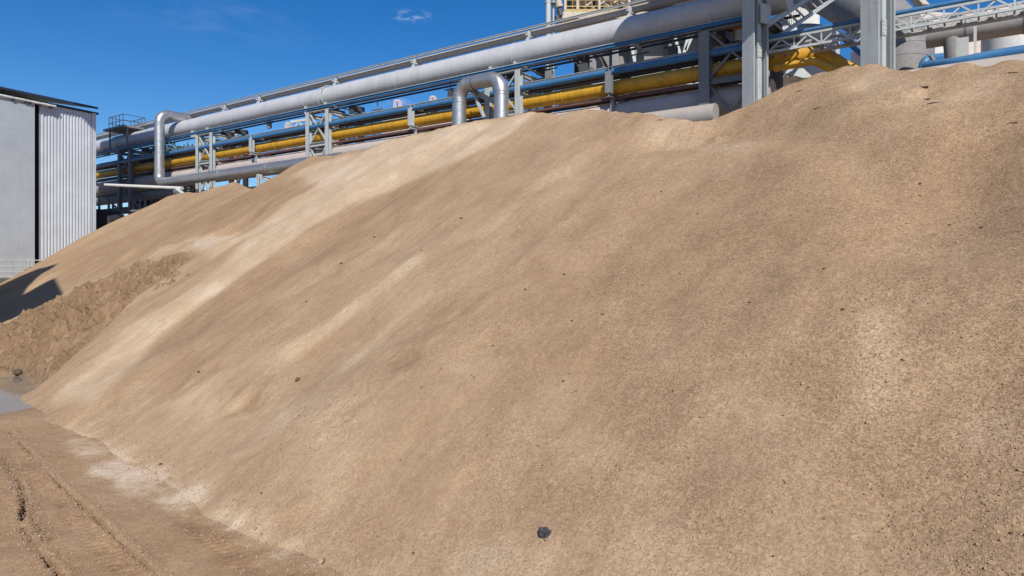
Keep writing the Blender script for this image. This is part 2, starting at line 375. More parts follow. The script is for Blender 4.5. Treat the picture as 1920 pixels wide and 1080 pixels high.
# fine run-out apron along the toe, and slumps
def bump_at(X, Y, px, py, c, amp, ru, rv):
    bx, by, _ = planept(px, py, c); du = (X-bx)*NY-(Y-by)*NX; dv = (X-bx)*NX+(Y-by)*NY
    return amp*np.exp(-(du/ru)**2-(dv/rv)**2)
Zb += bump_at(X, Y, 1830, 330, 4.27, -.35, .9, 1.7) + bump_at(X, Y, 1500, 420, 4.27, .22, 1.6, 3.0) + bump_at(X, Y, 1300, 250, 4.27, -.2, 1.6, .7)
Zb += bump_at(X, Y, 1560, 230, 4.27, .18, 1.2, 1.0) + bump_at(X, Y, 620, 430, 4.27, -.22, 1.5, 5) + bump_at(X, Y, 900, 560, 4.27, .15, 2.0, 4)
# crumbly slump scarps
for (px, py, l, hgt) in ((480,745,.9,.10),(360,706,.5,.08),(640,500,.6,.06),(1000,505,.9,.06),(760,680,.8,.07),(1280,240,1.1,.10),(1730,190,.8,.07),(1890,235,.5,.07),(1610,165,.9,.06)):
    bx, by, _ = planept(px, py, 4.27); du = (X-bx)*NY-(Y-by)*NX; dv = (X-bx)*NX+(Y-by)*NY
    env = np.exp(-(du/l)**2); edge = dv - .25*fbm(X/.35, Y/.35, 55+px, 3)
    Zb += env*hgt*(1/(1+np.exp(-edge/.05)) - .5)*np.exp(-(dv/.6)**2)*1.6
# crumbly disturbed patches
CRT = np.zeros(X.shape); f1 = fbm(X/.28, Y/.28, 401, 4, .65); f2 = fbm(U/.5, V/.35, 403, 4, .65)
for px, py, ru, rv, am in ((480,745,.8,.45,1),(370,705,.9,.35,.8),(640,790,.9,.3,.5),(760,685,.6,.4,.9),(1000,505,1.1,.5,.5),(1100,600,1.5,.7,.35),(640,500,.8,.5,.6),(1290,240,1.5,.45,1),(1740,185,1.1,.5,1),(1890,225,.5,.5,.8),(1600,160,1.2,.4,.6),(1080,215,1.8,.8,.5),(1050,270,1.2,.5,.3),(860,405,.9,.6,.4),(1800,440,.8,.4,.4),(450,880,.5,.2,.7),(330,870,.6,.2,.7),(560,960,.5,.2,.6),(1560,440,1.2,1.2,.3),(850,600,1.0,.6,.3),(1880,980,.3,.2,.5)):
    g_ = bump_at(X, Y, px, py, 4.27, 1, ru, rv)*am; g_ = g_*np.clip(.6+1.6*fbm(X/.6, Y/.6, 405, 3), 0, 1.4)
    Zb += g_*(.15*f1+.15*np.abs(f2)-.03); CRT += g_*(-.12+.5*np.minimum(f1, .1))
dgm = np.zeros(X.shape)
for a_, b_ in zip([(400,470,26.5),(300,515,26),(200,570,25),(110,640,23.6),(40,690,22)], [(300,515,26),(200,570,25),(110,640,23.6),(40,690,22),(-80,730,20.5)]):
    d_, t_ = seg_dist(X, Y, UP(*a_), UP(*b_)); dgm = np.maximum(dgm, np.clip(1-(d_-.5)/1.6, 0, 1))
d2_ = np.zeros(X.shape)
for a_, b_ in zip([(330,540,24.5),(215,605,22.8),(150,665,21)], [(215,605,22.8),(150,665,21),(90,690,20.3)]):
    d_, t_ = seg_dist(X, Y, UP(*a_), UP(*b_)); d2_ = np.maximum(d2_, np.clip(1-d_/1.1, 0, 1))
Zb -= 1.0*dgm*dgm*(3-2*dgm) + .45*d2_
crz = np.zeros(X.shape)
for a_, b_ in zip([(1365,217),(1470,232),(1560,262),(1640,320)], [(1470,232),(1560,262),(1640,320),(1700,400)]):
    d_, t_ = seg_dist(X, Y, planept(*a_, 4.27), planept(*b_, 4.27)); crz = np.maximum(crz, np.exp(-(d_/.55)**2)*np.clip((a_[0] < 1600)*1+(1-t_)*(a_[0] > 1600), 0, 1))
Zb -= .24*crz
Zb -= .7*np.exp(-((X+14.9)**2+(Y-19.4)**2)/2.1**2)
Zp = np.where(Zb < .0, Zb*1.0, Zb)
# ease the toe out into the yard
Zp = np.where(Zb < .3, .34*np.power(np.clip((Zb+.1)/.4, 0, 1), 1.3) - .04 + .4*np.minimum(Zb+.05, 0), Zp)
Zp = np.where(Zb < .3, Zp + .02*fbm(X/.3, Y/.3, 49, 3), Zp)
def pile_h(x, y):
    i = np.clip(np.searchsorted(ys, y)-1, 0, len(ys)-2); j = np.clip(np.searchsorted(xs, x)-1, 0, len(xs)-2)
    fy = (y-ys[i])/(ys[i+1]-ys[i]); fx = (x-xs[j])/(xs[j+1]-xs[j])
    return (Zp[i,j]*(1-fx)+Zp[i,j+1]*fx)*(1-fy)+(Zp[i+1,j]*(1-fx)+Zp[i+1,j+1]*fx)*fy
def on_pile(px, py):
    z = np.arange(4.0, 62, .02); x = (px-960)/F*z; h = np.maximum(pile_h(x, z), 0); hit = np.nonzero(CH+(HZ-py)/F*z <= h)[0]
    if not len(hit): return Vector(planept(px, py, 4.27))
    k = hit[0]; return Vector((x[k], z[k], h[k]))
def poly_mask(PX, PY, pts, soft=.2, wob=.3, wsc=.9, seed=500, hit=None):
    P = [(hit or on_pile)(*p)[:2] for p in pts]; dm = np.full(PX.shape, 1e9); ins = np.zeros(PX.shape, bool)
    for a, b in zip(P, P[1:]+P[:1]):
        d, t = seg_dist(PX, PY, a, b); dm = np.minimum(dm, d)
        cr = ((a[1] > PY) != (b[1] > PY)) & (PX < (b[0]-a[0])*(PY-a[1])/((b[1]-a[1]) or 1e-9)+a[0]); ins ^= cr
    sd = np.where(ins, dm, -dm) + wob*fbm((PX*NY-PY*NX)/wsc, (PX*NX+PY*NY)/wsc/4, seed, 4)
    return 1/(1+np.exp(-np.clip(sd/soft, -30, 30)))
tone = np.full(X.shape, .42)
streak = np.clip((Y-6)/12, .25, 1)
coarse = np.full(X.shape, .75)
def path_mask(pts, wid, c=4.27, soft=.35, dens=None):
    P = [planept(px, py, c) for px, py in pts]; m = np.zeros(X.shape); wv = wid if isinstance(wid, (list, tuple)) else [wid]*len(pts)
    wob = .35*fbm(X/1.2, Y/1.2, 71, 3)
    for i in range(len(P)-1):
        d, t = seg_dist(X, Y, P[i], P[i+1]); ww = wv[i]+(wv[i+1]-wv[i])*t
        m = np.maximum(m, 1/(1+np.exp((d+wob*np.minimum(ww, 1) - ww)/soft/np.maximum(ww*.5, .15))))
    return m
POLY = [([(240,398),(300,375),(440,348),(520,350),(430,402),(310,450),(120,540),(100,500)], -.12, .3, .4),
 ([(590,291),(700,274),(850,234),(1000,212),(960,250),(870,300),(760,345),(660,385),(580,430),(480,500),(400,560),(380,545),(430,480),(470,435),(540,375),(590,350),(560,335),(548,328)], .42, .10, .25),
 ([(400,510),(412,545),(300,630),(235,700),(170,768),(95,762),(100,735),(170,690),(225,620),(330,560)], .40, .10, .3),
 ([(315,480),(350,452),(400,438),(458,437),(455,450),(395,490),(360,485)], .34, .08, .2),
 ([(520,347),(598,345),(590,358),(500,415),(430,432),(350,445),(410,400)], -.14, .2, .3),
 ([(480,500),(580,430),(660,385),(760,345),(870,300),(900,330),(700,450),(500,610),(300,760),(200,760),(300,640)], -.11, .35, .5)]
def base_polys(PX, PY):
    t = np.zeros(PX.shape)
    for k, (pts, amt, sf, wb) in enumerate(POLY): t += amt*poly_mask(PX, PY, pts, sf, wb, .9, 500+7*k)
    return t
pm = base_polys(X, Y)
fan = np.clip(pm/.34, 0, 1)
toe = poly_mask(X, Y, [(130,800),(200,832),(290,880),(372,930),(345,962),(260,926),(170,868),(130,830)], .12, .25, .5, 601)
toe2 = poly_mask(X, Y, [(362,925),(455,972),(560,1025),(680,1072),(640,1085),(500,1030)], .07, .3, .25, 603)
pat = poly_mask(X, Y, [(200,750),(330,722),(440,715),(525,745),(530,790),(430,795),(330,780),(230,805)], .25, .6, .5, 605)
pn = fbm(X/.5, Y/.5, 63, 5, .6)
tone += pm + .75*toe*(.85+.5*pn) + .5*toe2*(.8+1.2*pn) + .24*pat*(.6+2*pn)
for pts, wd, amt in ((([560,650],[660,580],[770,505]),.28,.24), (([640,690],[740,610],[800,560]),.22,.16), (([520,560],[590,530]),.25,.15), (([1010,350],[1075,310]),.3,.2), (([920,440],[960,400]),.3,.14),
                    (([1640,760],[1650,690],[1645,620]),.22,.22),  (([500,780],[640,800]),.4,.1), (([1090,860],[1150,850]),.15,.12), (([1440,800],[1480,780]),.14,.2), (([1810,830],[1850,800]),.13,.2),
                    (([880,1040],[1000,1050]),.3,.22), (([1200,1030],[1260,1050]),.25,.14), (([1700,870],[1740,900]),.1,.16), (([640,870],[620,940]),.35,.14), (([1250,235],[1400,260]),.5,.2), (([1090,215],[1000,215]),.6,.1), (([1620,150],[1740,190],[1840,170]),.5,.2),
                    (([860,700],[910,690]),.15,.16), (([960,640],[1010,610]),.15,.12), (([1660,610],[1700,680]),.2,.1), (([820,980],[860,900]),.12,.1), (([1740,570],[1760,520]),.12,.1)):
    tone += 1.25*amt*path_mask([tuple(p) for p in pts], wd, 4.27, .38)
for px, py, ru, rv, a in ((1250,480,3.0,3.5,-.14),(1500,600,2.0,2.5,-.1),(1850,330,1.0,1.6,-.16),(1600,300,2.5,1.2,-.1),(1800,950,1.2,1.2,-.12),(450,520,1.6,5,-.14),(700,400,1.2,6,-.1),(1130,520,1.5,1.5,-.08),(760,685,.7,.4,-.14),(380,400,4,5,-.08),(950,250,1.2,2.5,.02)):
    tone += .7*bump_at(X, Y, px, py, 4.27, a, ru, rv)*(1+.8*fbm(X/.8, Y/.8, 93, 4))
tone += CRT
tone += np.where(Y > 30, -.03, 0)
right = np.clip((X+2)/8, 0, 1)
coarse = .45 + .5*right + .1*fbm(X/2, Y/2, 81, 3) - .4*np.clip(fan+toe, 0, 1) + .25*bump_at(X, Y, 1700, 800, 4.27, 1, 3, 3)
coarse += .35*fbm(X/.9, Y/.9, 85, 3); tone += (.08 - .09*right) - .07*fbm(X/.9, Y/.9, 85, 3)*right
streak *= (1-.65*right)*(1-.6*np.clip(fan, 0, 1))*.8
vec = np.stack([U + .12*fbm(X/5, Y/5, 91, 2), V, np.zeros_like(U)], -1)
wet = np.zeros(X.shape)
pile = grid_mesh('sand_pile', X, Y, Zp, M['sand'], dict(tone=tone, streak=streak, coarse=np.clip(coarse, 0, 1.1), wet=wet), vec, keep=(Zp > -.15) & (Zb > -1.5))
tag(pile, 'huge brown sand pile with a pale fan of fine sand down its left side', 'sand pile')
# --- dug heap at the pile's left foot
hr = [(462,436,24.9),(400,441,26.5),(310,457,28.0),(230,497,27.8),(120,550,27.4),(60,578,27.2),(0,606,27.0),(-120,650,26.6)]
HP = densify(np.array([tuple(UP(*h)) for h in hr]), .3)
hx = np.arange(-28, -8.5, .055); hy = np.arange(18.5, 32, .055); HX, HY = np.meshgrid(hx, hy)
HZt = cones(HX + .12*fbm(HX/1.2, HY/1.2, 5), HY + .12*fbm(HX/1.2, HY/1.2, 6), HP, .70)
HZt = blur(HZt, 3)
hU = HX*NY-HY*NX; hV = HX*NX+HY*NY
def hmask(px, py, z, ru, rv):
    p = UP(px, py, z); du = (HX-p.x)*NY-(HY-p.y)*NX; dv = (HX-p.x)*NX+(HY-p.y)*NY; return np.exp(-(du/ru)**2-(dv/rv)**2)
def on_heap(px, py):
    z = np.arange(12.0, 45, .02); x = (px-960)/F*z
    i = np.clip(np.searchsorted(hy, z)-1, 0, len(hy)-1); j = np.clip(np.searchsorted(hx, x)-1, 0, len(hx)-1)
    h = np.where((z < hy[-1]) & (x > hx[0]) & (z > hy[0]), HZ0[i, j], -9); h = np.maximum(np.maximum(h, pile_h(x, z)), 0)
    k = np.nonzero(CH+(HZ-py)/F*z <= h)[0][0]; return Vector((x[k], z[k], h[k]))
HZ0 = HZt.copy()
DUGP = [(402,500),(384,487),(345,486),(250,502),(150,547),(60,590),(0,622),(-70,660),(-80,730),(0,698),(60,712),(130,706),(195,668),(235,625),(340,565),(392,522)]
dug = poly_mask(HX, HY, DUGP, .1, .35, .5, 701, on_heap)
fz = fbm(HX/.7, HY/.7, 101, 6, .68); lump = np.abs(fbm(HX/.45, HY/.45, 103, 4, .6))
cl_ = vnoise(HX/.28, HY/.28, 111); rdm = np.full(HX.shape, 9.0)
for a_, b_ in zip(HP[:-1:6], HP[6::6]):
    d_, t_ = seg_dist(HX, HY, a_, b_); rdm = np.minimum(rdm, d_)
rfa = np.clip((rdm-.25)/.8, .12, 1)
l2_ = np.abs(fbm(HX/.2, HY/.2, 121, 3, .6))
HZt += dug*rfa*(.30*fz + .36*lump + .22*l2_ + .10*(cl_ > .6)*(cl_-.2)*2) + (1-dug)*(.05*fbm(hU/.8, hV/3, 105, 3)) + .012*fbm(HX/.15, HY/.15, 107, 2)
HZt -= .65*np.exp(-((HX+16.1)**2+(HY-20)**2)/1.5**2)
for px, py, z, r, h in ((230,545,26,.5,.25),(140,660,23.2,.6,.3),(90,690,22.4,.7,.35),(330,500,26,.5,.2)): HZt += h*hmask(px, py, z, r, r)*(.7+.6*fz)
htone = .42 + .1*(1-dug) + base_polys(HX, HY)*.9*(1-dug) + (1-dug)*.08 - dug*(.34+.22*fz-.5*(l2_-.2)-.3*(lump-.2)) + .1*fbm(hU/.6, hV/4, 109, 3)
for px, py, z, ru, rv, a in ((110,640,23.6,1.0,.5,-.35),(150,655,23.2,.7,.4,-.25),(390,455,26.2,1.2,.8,.2),(340,460,27,1.3,.6,.15)): htone += a*hmask(px, py, z, ru, rv)
HZt -= .8*np.clip((19.4-HY)/.5, 0, 2)
hp = grid_mesh('dug_sand_heap', HX, HY, HZt, M['heap'], dict(tone=htone, streak=(1-dug)*.6, coarse=.25+.6*dug, wet=np.clip(1-HZt/.25, 0, 1)*.6), np.stack([hU, hV, 0*hU], -1), keep=(HZt > -.05))
tag(hp, 'lumpy freshly dug sand heap at the foot of the big pile, beside the puddle', 'sand heap')

# --- ground sheet: fine near the tyre tracks, coarse out to the horizon
def spaced(a, b, step, far):
    core = list(np.arange(a, b, step)); o = []; x = a; st = step
    while x > -far: st *= 1.35; x -= st; o.append(x)
    o = o[::-1]+core; x = core[-1]; st = step
    while x < far: st *= 1.35; x += st; o.append(x)
    return np.array(o)
gx = spaced(-16, -.6, .024, 4000); gy = spaced(6.6, 15, .026, 4000); gy = np.concatenate([gy[gy < 14.9], np.arange(14.95, 24, .05), gy[gy > 24.2]])
GX, GY = np.meshgrid(gx, gy)
near = ((GX > -18) & (GX < 2) & (GY > 3.5) & (GY < 25)).astype(float)
GZ = near*(.02*fbm(GX/2.2, GY/2.2, 201, 3) + .009*fbm(GX/.25, GY/.25, 203, 3) + .004*fbm(GX/.1, GY/.1, 204, 2)) - .01
def gp(px, py): z = CH*F/(py-HZ); return ((px-960)/F*z, z)
gtone = .45 + .15*fbm(GX/1.5, GY/1.5, 211, 4)
ruts = [ ([(20,808),(60,850),(120,912),(190,978),(268,1052),(330,1110)], .022, .10), ([(36,895),(48,935),(40,985),(68,1022),(120,1085),(150,1130)], .02, .10), ([(0,850),(30,900),(55,960),(90,1010)], .08, .025)]
for pts, wd, dp in ruts:
    P = [gp(*p) for p in pts]
    dmin = np.full(GX.shape, 9.0)
    for a, b in zip(P[:-1], P[1:]):
        d, t = seg_dist(GX, GY, a, b); dmin = np.minimum(dmin, d)
    wob = dmin + .04*fbm(GX/.3, GY/.3, 213, 3)
    act = np.clip(.55+1.5*fbm(GX/.9, GY/.9, 217, 2), .15, 1)
    g = np.exp(-(wob/wd)**2)*act
    GZ -= dp*g; GZ += .012*np.exp(-((wob-.08)/.04)**2)*act; gtone -= .55*g
# tread prints between the ruts
for pts, wd in (([(40,860),(110,930),(180,1000),(250,1075),(300,1120)], .17), ([(20,930),(55,985),(100,1060),(130,1110)], .13), ([(330,960),(400,1010),(480,1075),(520,1110)], .13)):
    P = [gp(*p) for p in pts]; acc = 0
    for a, b in zip(P[:-1], P[1:]):
        d, t = seg_dist(GX, GY, a, b); L = math.hypot(b[0]-a[0], b[1]-a[1])
        band = np.exp(-(d/wd)**4)*((t > 0) & (t < 1)); ph = (acc+t*L)/.13
        pat = np.clip(np.sin(2*math.pi*ph + 9*d + 1.6*fbm(GX/.3, GY/.3, 221, 2)), -.2, 1)*np.clip(.5+1.4*fbm(GX/.5, GY/.5, 223, 2), 0, 1)
        GZ += band*(.022*pat*(.4+1.2*vnoise(GX/.06,GY/.06,225))+.014*(vnoise(GX/.05,GY/.05,227)-.5)-.01); gtone += band*(-.09-.06*pat); acc += L
GZ -= .0*GX
gpp = lambda px, py: Vector((*gp(px, py), 0))
gtoe = poly_mask(GX, GY, [(128,796),(205,838),(290,880),(380,935),(345,968),(260,935),(165,878),(118,825)], .06, .2, .4, 601, gpp)*near
gtoe2 = poly_mask(GX, GY, [(360,925),(455,975),(560,1022),(700,1085),(640,1100),(500,1040)], .08, .3, .25, 603, gpp)*near
gpn = fbm(GX/.5, GY/.5, 63, 5, .6); gtone += .5*gtoe*(.85+.9*gpn) + .5*gtoe2*(.8+1.4*gpn)
# smooth wheel lane beside the toe
lane = np.zeros(GX.shape)
for a, b in zip([gp(140,800), gp(300,930), gp(430,1010)], [gp(300,930), gp(430,1010), gp(560,1090)]):
    d, t = seg_dist(GX, GY, a, b); lane = np.maximum(lane, np.exp(-((d)/.35)**2))
gtone -= .10*lane; GZ -= .02*lane
# hollow of the puddle
pc = gp(-62, 742); pud = np.exp(-(((GX-pc[0])/2.5)**2 + ((GY-pc[1])/3.3)**2)**1.5 ) + .12*fbm(GX/.8, GY/.8, 231, 3)
GZ -= .3*np.clip(pud-.08, 0, 1)*near
gwet = np.clip(pud*2.0, 0, 1)
ground = grid_mesh('ground', GX, GY, GZ, M['ground'], dict(tone=gtone, streak=gtone*0, coarse=.55+0*gtone, wet=gwet*near), np.stack([GX, GY, 0*GX], -1))
tag(ground, 'flat sandy yard floor with tyre tracks', None, kind='structure')
mb = MB(); n = 48
mb.add([(pc[0]+math.cos(2*math.pi*k/n)*3.6, pc[1]+math.sin(2*math.pi*k/n)*4.8, -.058) for k in range(n)], [tuple(range(n))])
pu = mb.build('puddle_water', M['water']); tag(pu, 'shallow muddy puddle at the foot of the dug heap', None, kind='structure')

def ground_h(x, y):
    i = np.clip(np.searchsorted(gy, y)-1, 0, len(gy)-2); j = np.clip(np.searchsorted(gx, x)-1, 0, len(gx)-2)
    fy = (y-gy[i])/(gy[i+1]-gy[i]); fx = (x-gx[j])/(gx[j+1]-gx[j])
    return (GZ[i,j]*(1-fx)+GZ[i,j+1]*fx)*(1-fy)+(GZ[i+1,j]*(1-fx)+GZ[i+1,j+1]*fx)*fy
# --- loose grains lying on the slope
N = 190000
px_ = RNG.uniform(-9, 17, N*3); py_ = RNG.uniform(4, 21, N*3); dist = np.hypot(px_, py_)
vis = (np.abs(px_/py_) < .82) & (px_*NX+py_*NY > 3.3) & (RNG.random(N*3) < np.clip((6.5/dist)**2.1, 0, 1))
px_ = px_[vis]; py_ = py_[vis]
cl = fbm(px_/.9, py_/.9, 85, 3); kp = RNG.random(len(px_)) < np.clip(.45+.9*cl+.03*px_, .08, 1); px_ = px_[kp]; py_ = py_[kp]
kp = (px_*NX+py_*NY > 4.1) | (RNG.random(len(px_)) < .35); px_ = px_[kp]; py_ = py_[kp]; pz_ = np.maximum(pile_h(px_, py_), ground_h(px_, py_)); n = len(px_); toeb = np.exp(-((px_*NX+py_*NY-4.15)/.35)**2); sz = (.0045+.0085*RNG.random(n)**2.2)*(1+1.6*toeb*(RNG.random(n) < .25))*(1+.35*(RNG.random(n) < .02)*3)
# crumbs thrown up along the ruts and the toe
rx, ry = [], []
for pts, wd, dp in ruts:
    P_ = [gp(*p) for p in pts]
    for a, b in zip(P_[:-1], P_[1:]):
        L_ = math.hypot(b[0]-a[0], b[1]-a[1]); k_ = int(450*L_); t_ = RNG.random(k_); o_ = RNG.normal(0, .09, k_)
        rx.append(a[0]+(b[0]-a[0])*t_+o_); ry.append(a[1]+(b[1]-a[1])*t_+RNG.normal(0, .05, k_))
for a, b, k_ in (((60,850),(310,1110),1200), ((20,930),(130,1110),900), ((150,790),(640,1070),3500), ((380,985),(560,1090),700)):
    a = gp(*a); b = gp(*b); t_ = RNG.random(k_); rx.append(a[0]+(b[0]-a[0])*t_+RNG.normal(0,.18,k_)); ry.append(a[1]+(b[1]-a[1])*t_+RNG.normal(0,.18,k_))
rx = np.concatenate(rx); ry = np.concatenate(ry); rs_ = .004+.011*RNG.random(len(rx))**2
px_ = np.concatenate([px_, rx]); py_ = np.concatenate([py_, ry]); pz_ = np.concatenate([pz_, np.maximum(pile_h(rx, ry), ground_h(rx, ry))]); sz = np.concatenate([sz, rs_]); n = len(px_)
octa = np.array([(1,0,0),(-1,0,0),(0,1,0),(0,-1,0),(0,0,1),(0,0,-1)], float)
of = np.array([(0,2,4),(2,1,4),(1,3,4),(3,0,4),(2,0,5),(1,2,5),(3,1,5),(0,3,5)])
ang = RNG.random(n)*6.28; sh = RNG.uniform(.65, 1.3, (n, 6)); vv = octa[None]*sh[:, :, None]*sz[:, None, None]
ca, sa = np.cos(ang)[:, None], np.sin(ang)[:, None]; vx = vv[..., 0]*ca - vv[..., 1]*sa; vy = vv[..., 0]*sa+vv[..., 1]*ca; tx = RNG.uniform(-.6, .6, (n,1))
vz = vv[..., 2]*.8 + vx*tx
co = np.stack([vx+px_[:, None], vy+py_[:, None], vz+(pz_+sz*.35)[:, None]], -1).reshape(-1, 3)
fs = (of[None]+np.arange(n)[:, None, None]*6).reshape(-1, 3)
me = bpy.data.meshes.new('loose_grains'); me.vertices.add(len(co)); me.vertices.foreach_set('co', co.astype(np.float32).reshape(-1))
me.loops.add(fs.size); me.loops.foreach_set('vertex_index', fs.reshape(-1).astype(np.int32)); me.polygons.add(len(fs))
me.polygons.foreach_set('loop_start', np.arange(0, fs.size, 3, dtype=np.int32)); me.polygons.foreach_set('loop_total', np.full(len(fs), 3, dtype=np.int32)); me.update(calc_edges=True)
at = me.attributes.new('rnd', 'FLOAT', 'POINT'); at.data.foreach_set('value', np.repeat(RNG.random(n), 6).astype(np.float32))
me.materials.append(M['pebble']); gr = bpy.data.objects.new('loose_grains', me); COL.objects.link(gr)
tag(gr, 'coarse loose grains scattered over the face of the pile', 'gravel', kind='stuff')

# --- single lumps and clods
def lump(name, pos, r, mat, label, cat, group=None, seed=0, flat=.7, sub=2, jit=.065):
    rg = random.Random(seed); import bmesh
    bm = bmesh.new(); bmesh.ops.create_icosphere(bm, subdivisions=sub, radius=1)
    dirs = [Vector((rg.gauss(0,1), rg.gauss(0,1), rg.gauss(0,1))).normalized() for _ in range(9)]; ds = [rg.uniform(.62, .95) for _ in dirs]
    for v in bm.verts:
        k = 1.0
        for d, q in zip(dirs, ds):
            pr = v.co.dot(d)
            if pr > q: v.co -= d*(pr-q)
        v.co *= rg.uniform(1-jit, 1+jit); v.co = Vector((v.co.x*r, v.co.y*r*rg.uniform(.95,1.05), v.co.z*r*flat))
    me = bpy.data.meshes.new(name); bm.to_mesh(me); bm.free(); me.materials.append(mat)
    o = bpy.data.objects.new(name, me); COL.objects.link(o); o.location = pos; o.rotation_euler = (rg.uniform(-.3,.3), rg.uniform(-.3,.3), rg.uniform(0,6)); return tag(o, label, cat, group)
p = on_pile(1020, 1003); lump('slag_lump', p+Vector((0,0,.01)), .082, M['coal'], 'black lump of slag lying on the lower face of the pile', 'lump', seed=8, flat=1.0, sub=2, jit=.3)
p = UP(36, 703, 21.2); p.z = .06; lump('boulder', p, .17, M['clod'], 'dark brown rock at the edge of the puddle', 'rock', seed=5)
p = UP(80, 678, 22.3); p.z = .75; lump('rock', p, .11, M['clod'], 'small dark rock on the dug heap, just above the puddle', 'rock', seed=6)
clods = [(302,872,.035),(1056,716,.022),(1080,736,.015),(495,824,.015),(490,927,.02),(558,714,.06),(1725,347,.026),(1840,428,.022),(1780,423,.02),(1130,590,.02),(1405,568,.02),(1580,583,.026),(1240,360,.026),(865,410,.035),(640,495,.045),(985,545,.025),(925,650,.022),(1072,603,.02),(1058,515,.025),(574,566,.03),(1895,1003,.015),(1450,1046,.012),(775,1038,.02),(1308,402,.02),(1620,930,.01),(702,445,.035),(790,470,.025),(1545,505,.025),(560,780,.015),(372,700,.04)]
for i, (a, b, r) in enumerate(clods):
    p = on_pile(a, b); lump('dirt_clod', p+Vector((0,0,r*.3)), r, M['clod'], 'small dark brown dirt clod on the face of the sand pile', 'clod', 'dark clods scattered on the pile', seed=20+i)

def crust(px, py, L, label, seed):
    rg = random.Random(seed); p = on_pile(px, py); m = MB(); a = Vector((0,0,0)); ang = rg.uniform(-.5, .3)
    nrm = Vector((-NX*TAN, -NY*TAN, 1)).normalized(); tx = Vector((NY, -NX, 0)); ty = nrm.cross(tx)
    top, bot = [], []
    for k in range(9):
        f = k/8; w_ = L*.05*(1-abs(2*f-1)**1.5)*rg.uniform(.4, 1.4)+.004; c_ = tx*((f-.5)*L)+ty*(math.sin(f*5+ang)*L*.09+rg.uniform(-.03,.03)*L)
        top.append(p+c_+ty*w_+nrm*.014); bot.append(p+c_-ty*w_+nrm*.006)
    lo = [v-nrm*.09 for v in top]; lb = [v-nrm*.09 for v in bot]; n = 9; vs = top+bot+lo+lb; fs = []
    for k in range(8): fs += [(k, k+n, k+n+1, k+1), (k, k+1, k+1+2*n, k+2*n), (k+n, k+3*n, k+3*n+1, k+n+1)]
    fs += [(0, 2*n, 3*n, n), (n-1, 2*n-1, 4*n-1, 3*n-1)]
    m.add([v-p for v in vs], fs); o = m.build('crust_piece', M['clod']); o.location = p; tag(o, label, 'debris', 'dark crusts sticking out of the pile top')
for i, (a_, b_, L_) in enumerate(((1728,164,.22),(1737,188,.26),(1752,194,.22),(1500,172,.18),(1535,203,.2),(1898,232,.14),(1236,226,.2),(1895,138,.2))):
    crust(a_, b_, L_, 'dark broken crust sticking out of the sand near the top of the pile', 300+i)
# ------------------------------------------------------------------ pipe rack
SL = RS(150, 0)+12; SR = RS(2100, 0)
def long_pipe(name, label, cat, px, py, w, r, mat, s0=None, s1=None, band=None, bandmat=None, bands=(), seg=28, wiggle=0):
    z = RZ(px, py, w); s0 = SR if s0 is None else s0; s1 = SL if s1 is None else s1
    t = thing(name, label, cat, R(s0, w, z))
    MB().tube([R(s0+(s1-s0)*k/12, w, z) for k in range(13)], r, seg).build('pipe_shell', mat, t)
    if band:
        s = s0+band*.6; k = 0
        while s < s1:
            MB().tube([R(s-.04, w, z), R(s+.04, w, z)], r+.018, seg).build('joint_band', bandmat or mat, t); s += band
    return t, z
# the big grey pipe on top
bw, br = .9, .69
gp_, gz = long_pipe('gas_pipe', 'fat light grey pipe running along the top of the rack', 'pipe', 680, 168, bw, br, M['pipe_grey'], s0=RS(1480, bw), band=9.2)
for px in (205, 226, 372, 400, 585, 622, 930, 976, 1200, 1340):
    s = RS(px, bw); MB().box(R(s, bw-.3, gz-br-.1), D*.04, NB*.35, Vector((0,0,.28))).build('saddle_plate', M['steel'], gp_)
sd = RS(618, bw); hoop = MB()
hoop.tube([R(sd, bw+(br+.1)*math.cos(a), gz+(br+.1)*math.sin(a)) for a in np.linspace(0, 2*math.pi, 28)], .035, 6); hoop.tube([R(sd+.5, bw+(br+.05)*math.cos(a), gz+(br+.05)*math.sin(a)) for a in np.linspace(0, 2*math.pi, 28)], .025, 6)
hoop.build('support_hoop', M['steel'], gp_)
# bumped pipe carried above it
tw = 1.5; tz = RZ(1059, 51, tw)
tp, tz = long_pipe('dusty_pipe', 'thin dust-covered pipe carried on stubs above the fat grey pipe', 'pipe', 1059, 49, tw, .2, M['dusty'], s0=RS(1480, tw), band=6.5, seg=16)
for px in (417, 482, 625, 773, 988, 1178, 1330, 340):
    s = RS(px, bw); MB().bar(R(s, bw, gz+br-.05), R(s, bw+.3, tz+.1), .14).build('stub_post', M['steel'], tp)
    MB().bar(R(s, bw-.1, tz-.22), R(s, tw+.35, tz-.22), .1).build('stub_arm', M['steel'], tp)
t = thing('angle_rail', 'slim pale steel rail running above the dusty pipe', 'rail', R(SR, 1.1, tz+.25))
MB().hbeam(R(RS(1500, 1.1), 1.1, tz+.2), R(SL, 1.1, tz+.2), .1, .12, .02).build('rail_section', M['steel'], t)
# blue edge beam beneath the big pipe
ez = RZ(1059, 104.5, -.15)
t = thing('edge_beam', 'thin blue painted beam directly beneath the fat grey pipe', 'beam', R(SR, -.15, ez))
MB().hbeam(R(RS(1400, -.15), -.15, ez), R(SL, -.15, ez), .14, .17, .02).build('beam_section', M['blue'], t)
MB().tube([R(RS(1400, -.15), -.02, ez+.16), R(SL, -.02, ez+.13)], .03, 8).build('conduit', M['steel'], t)
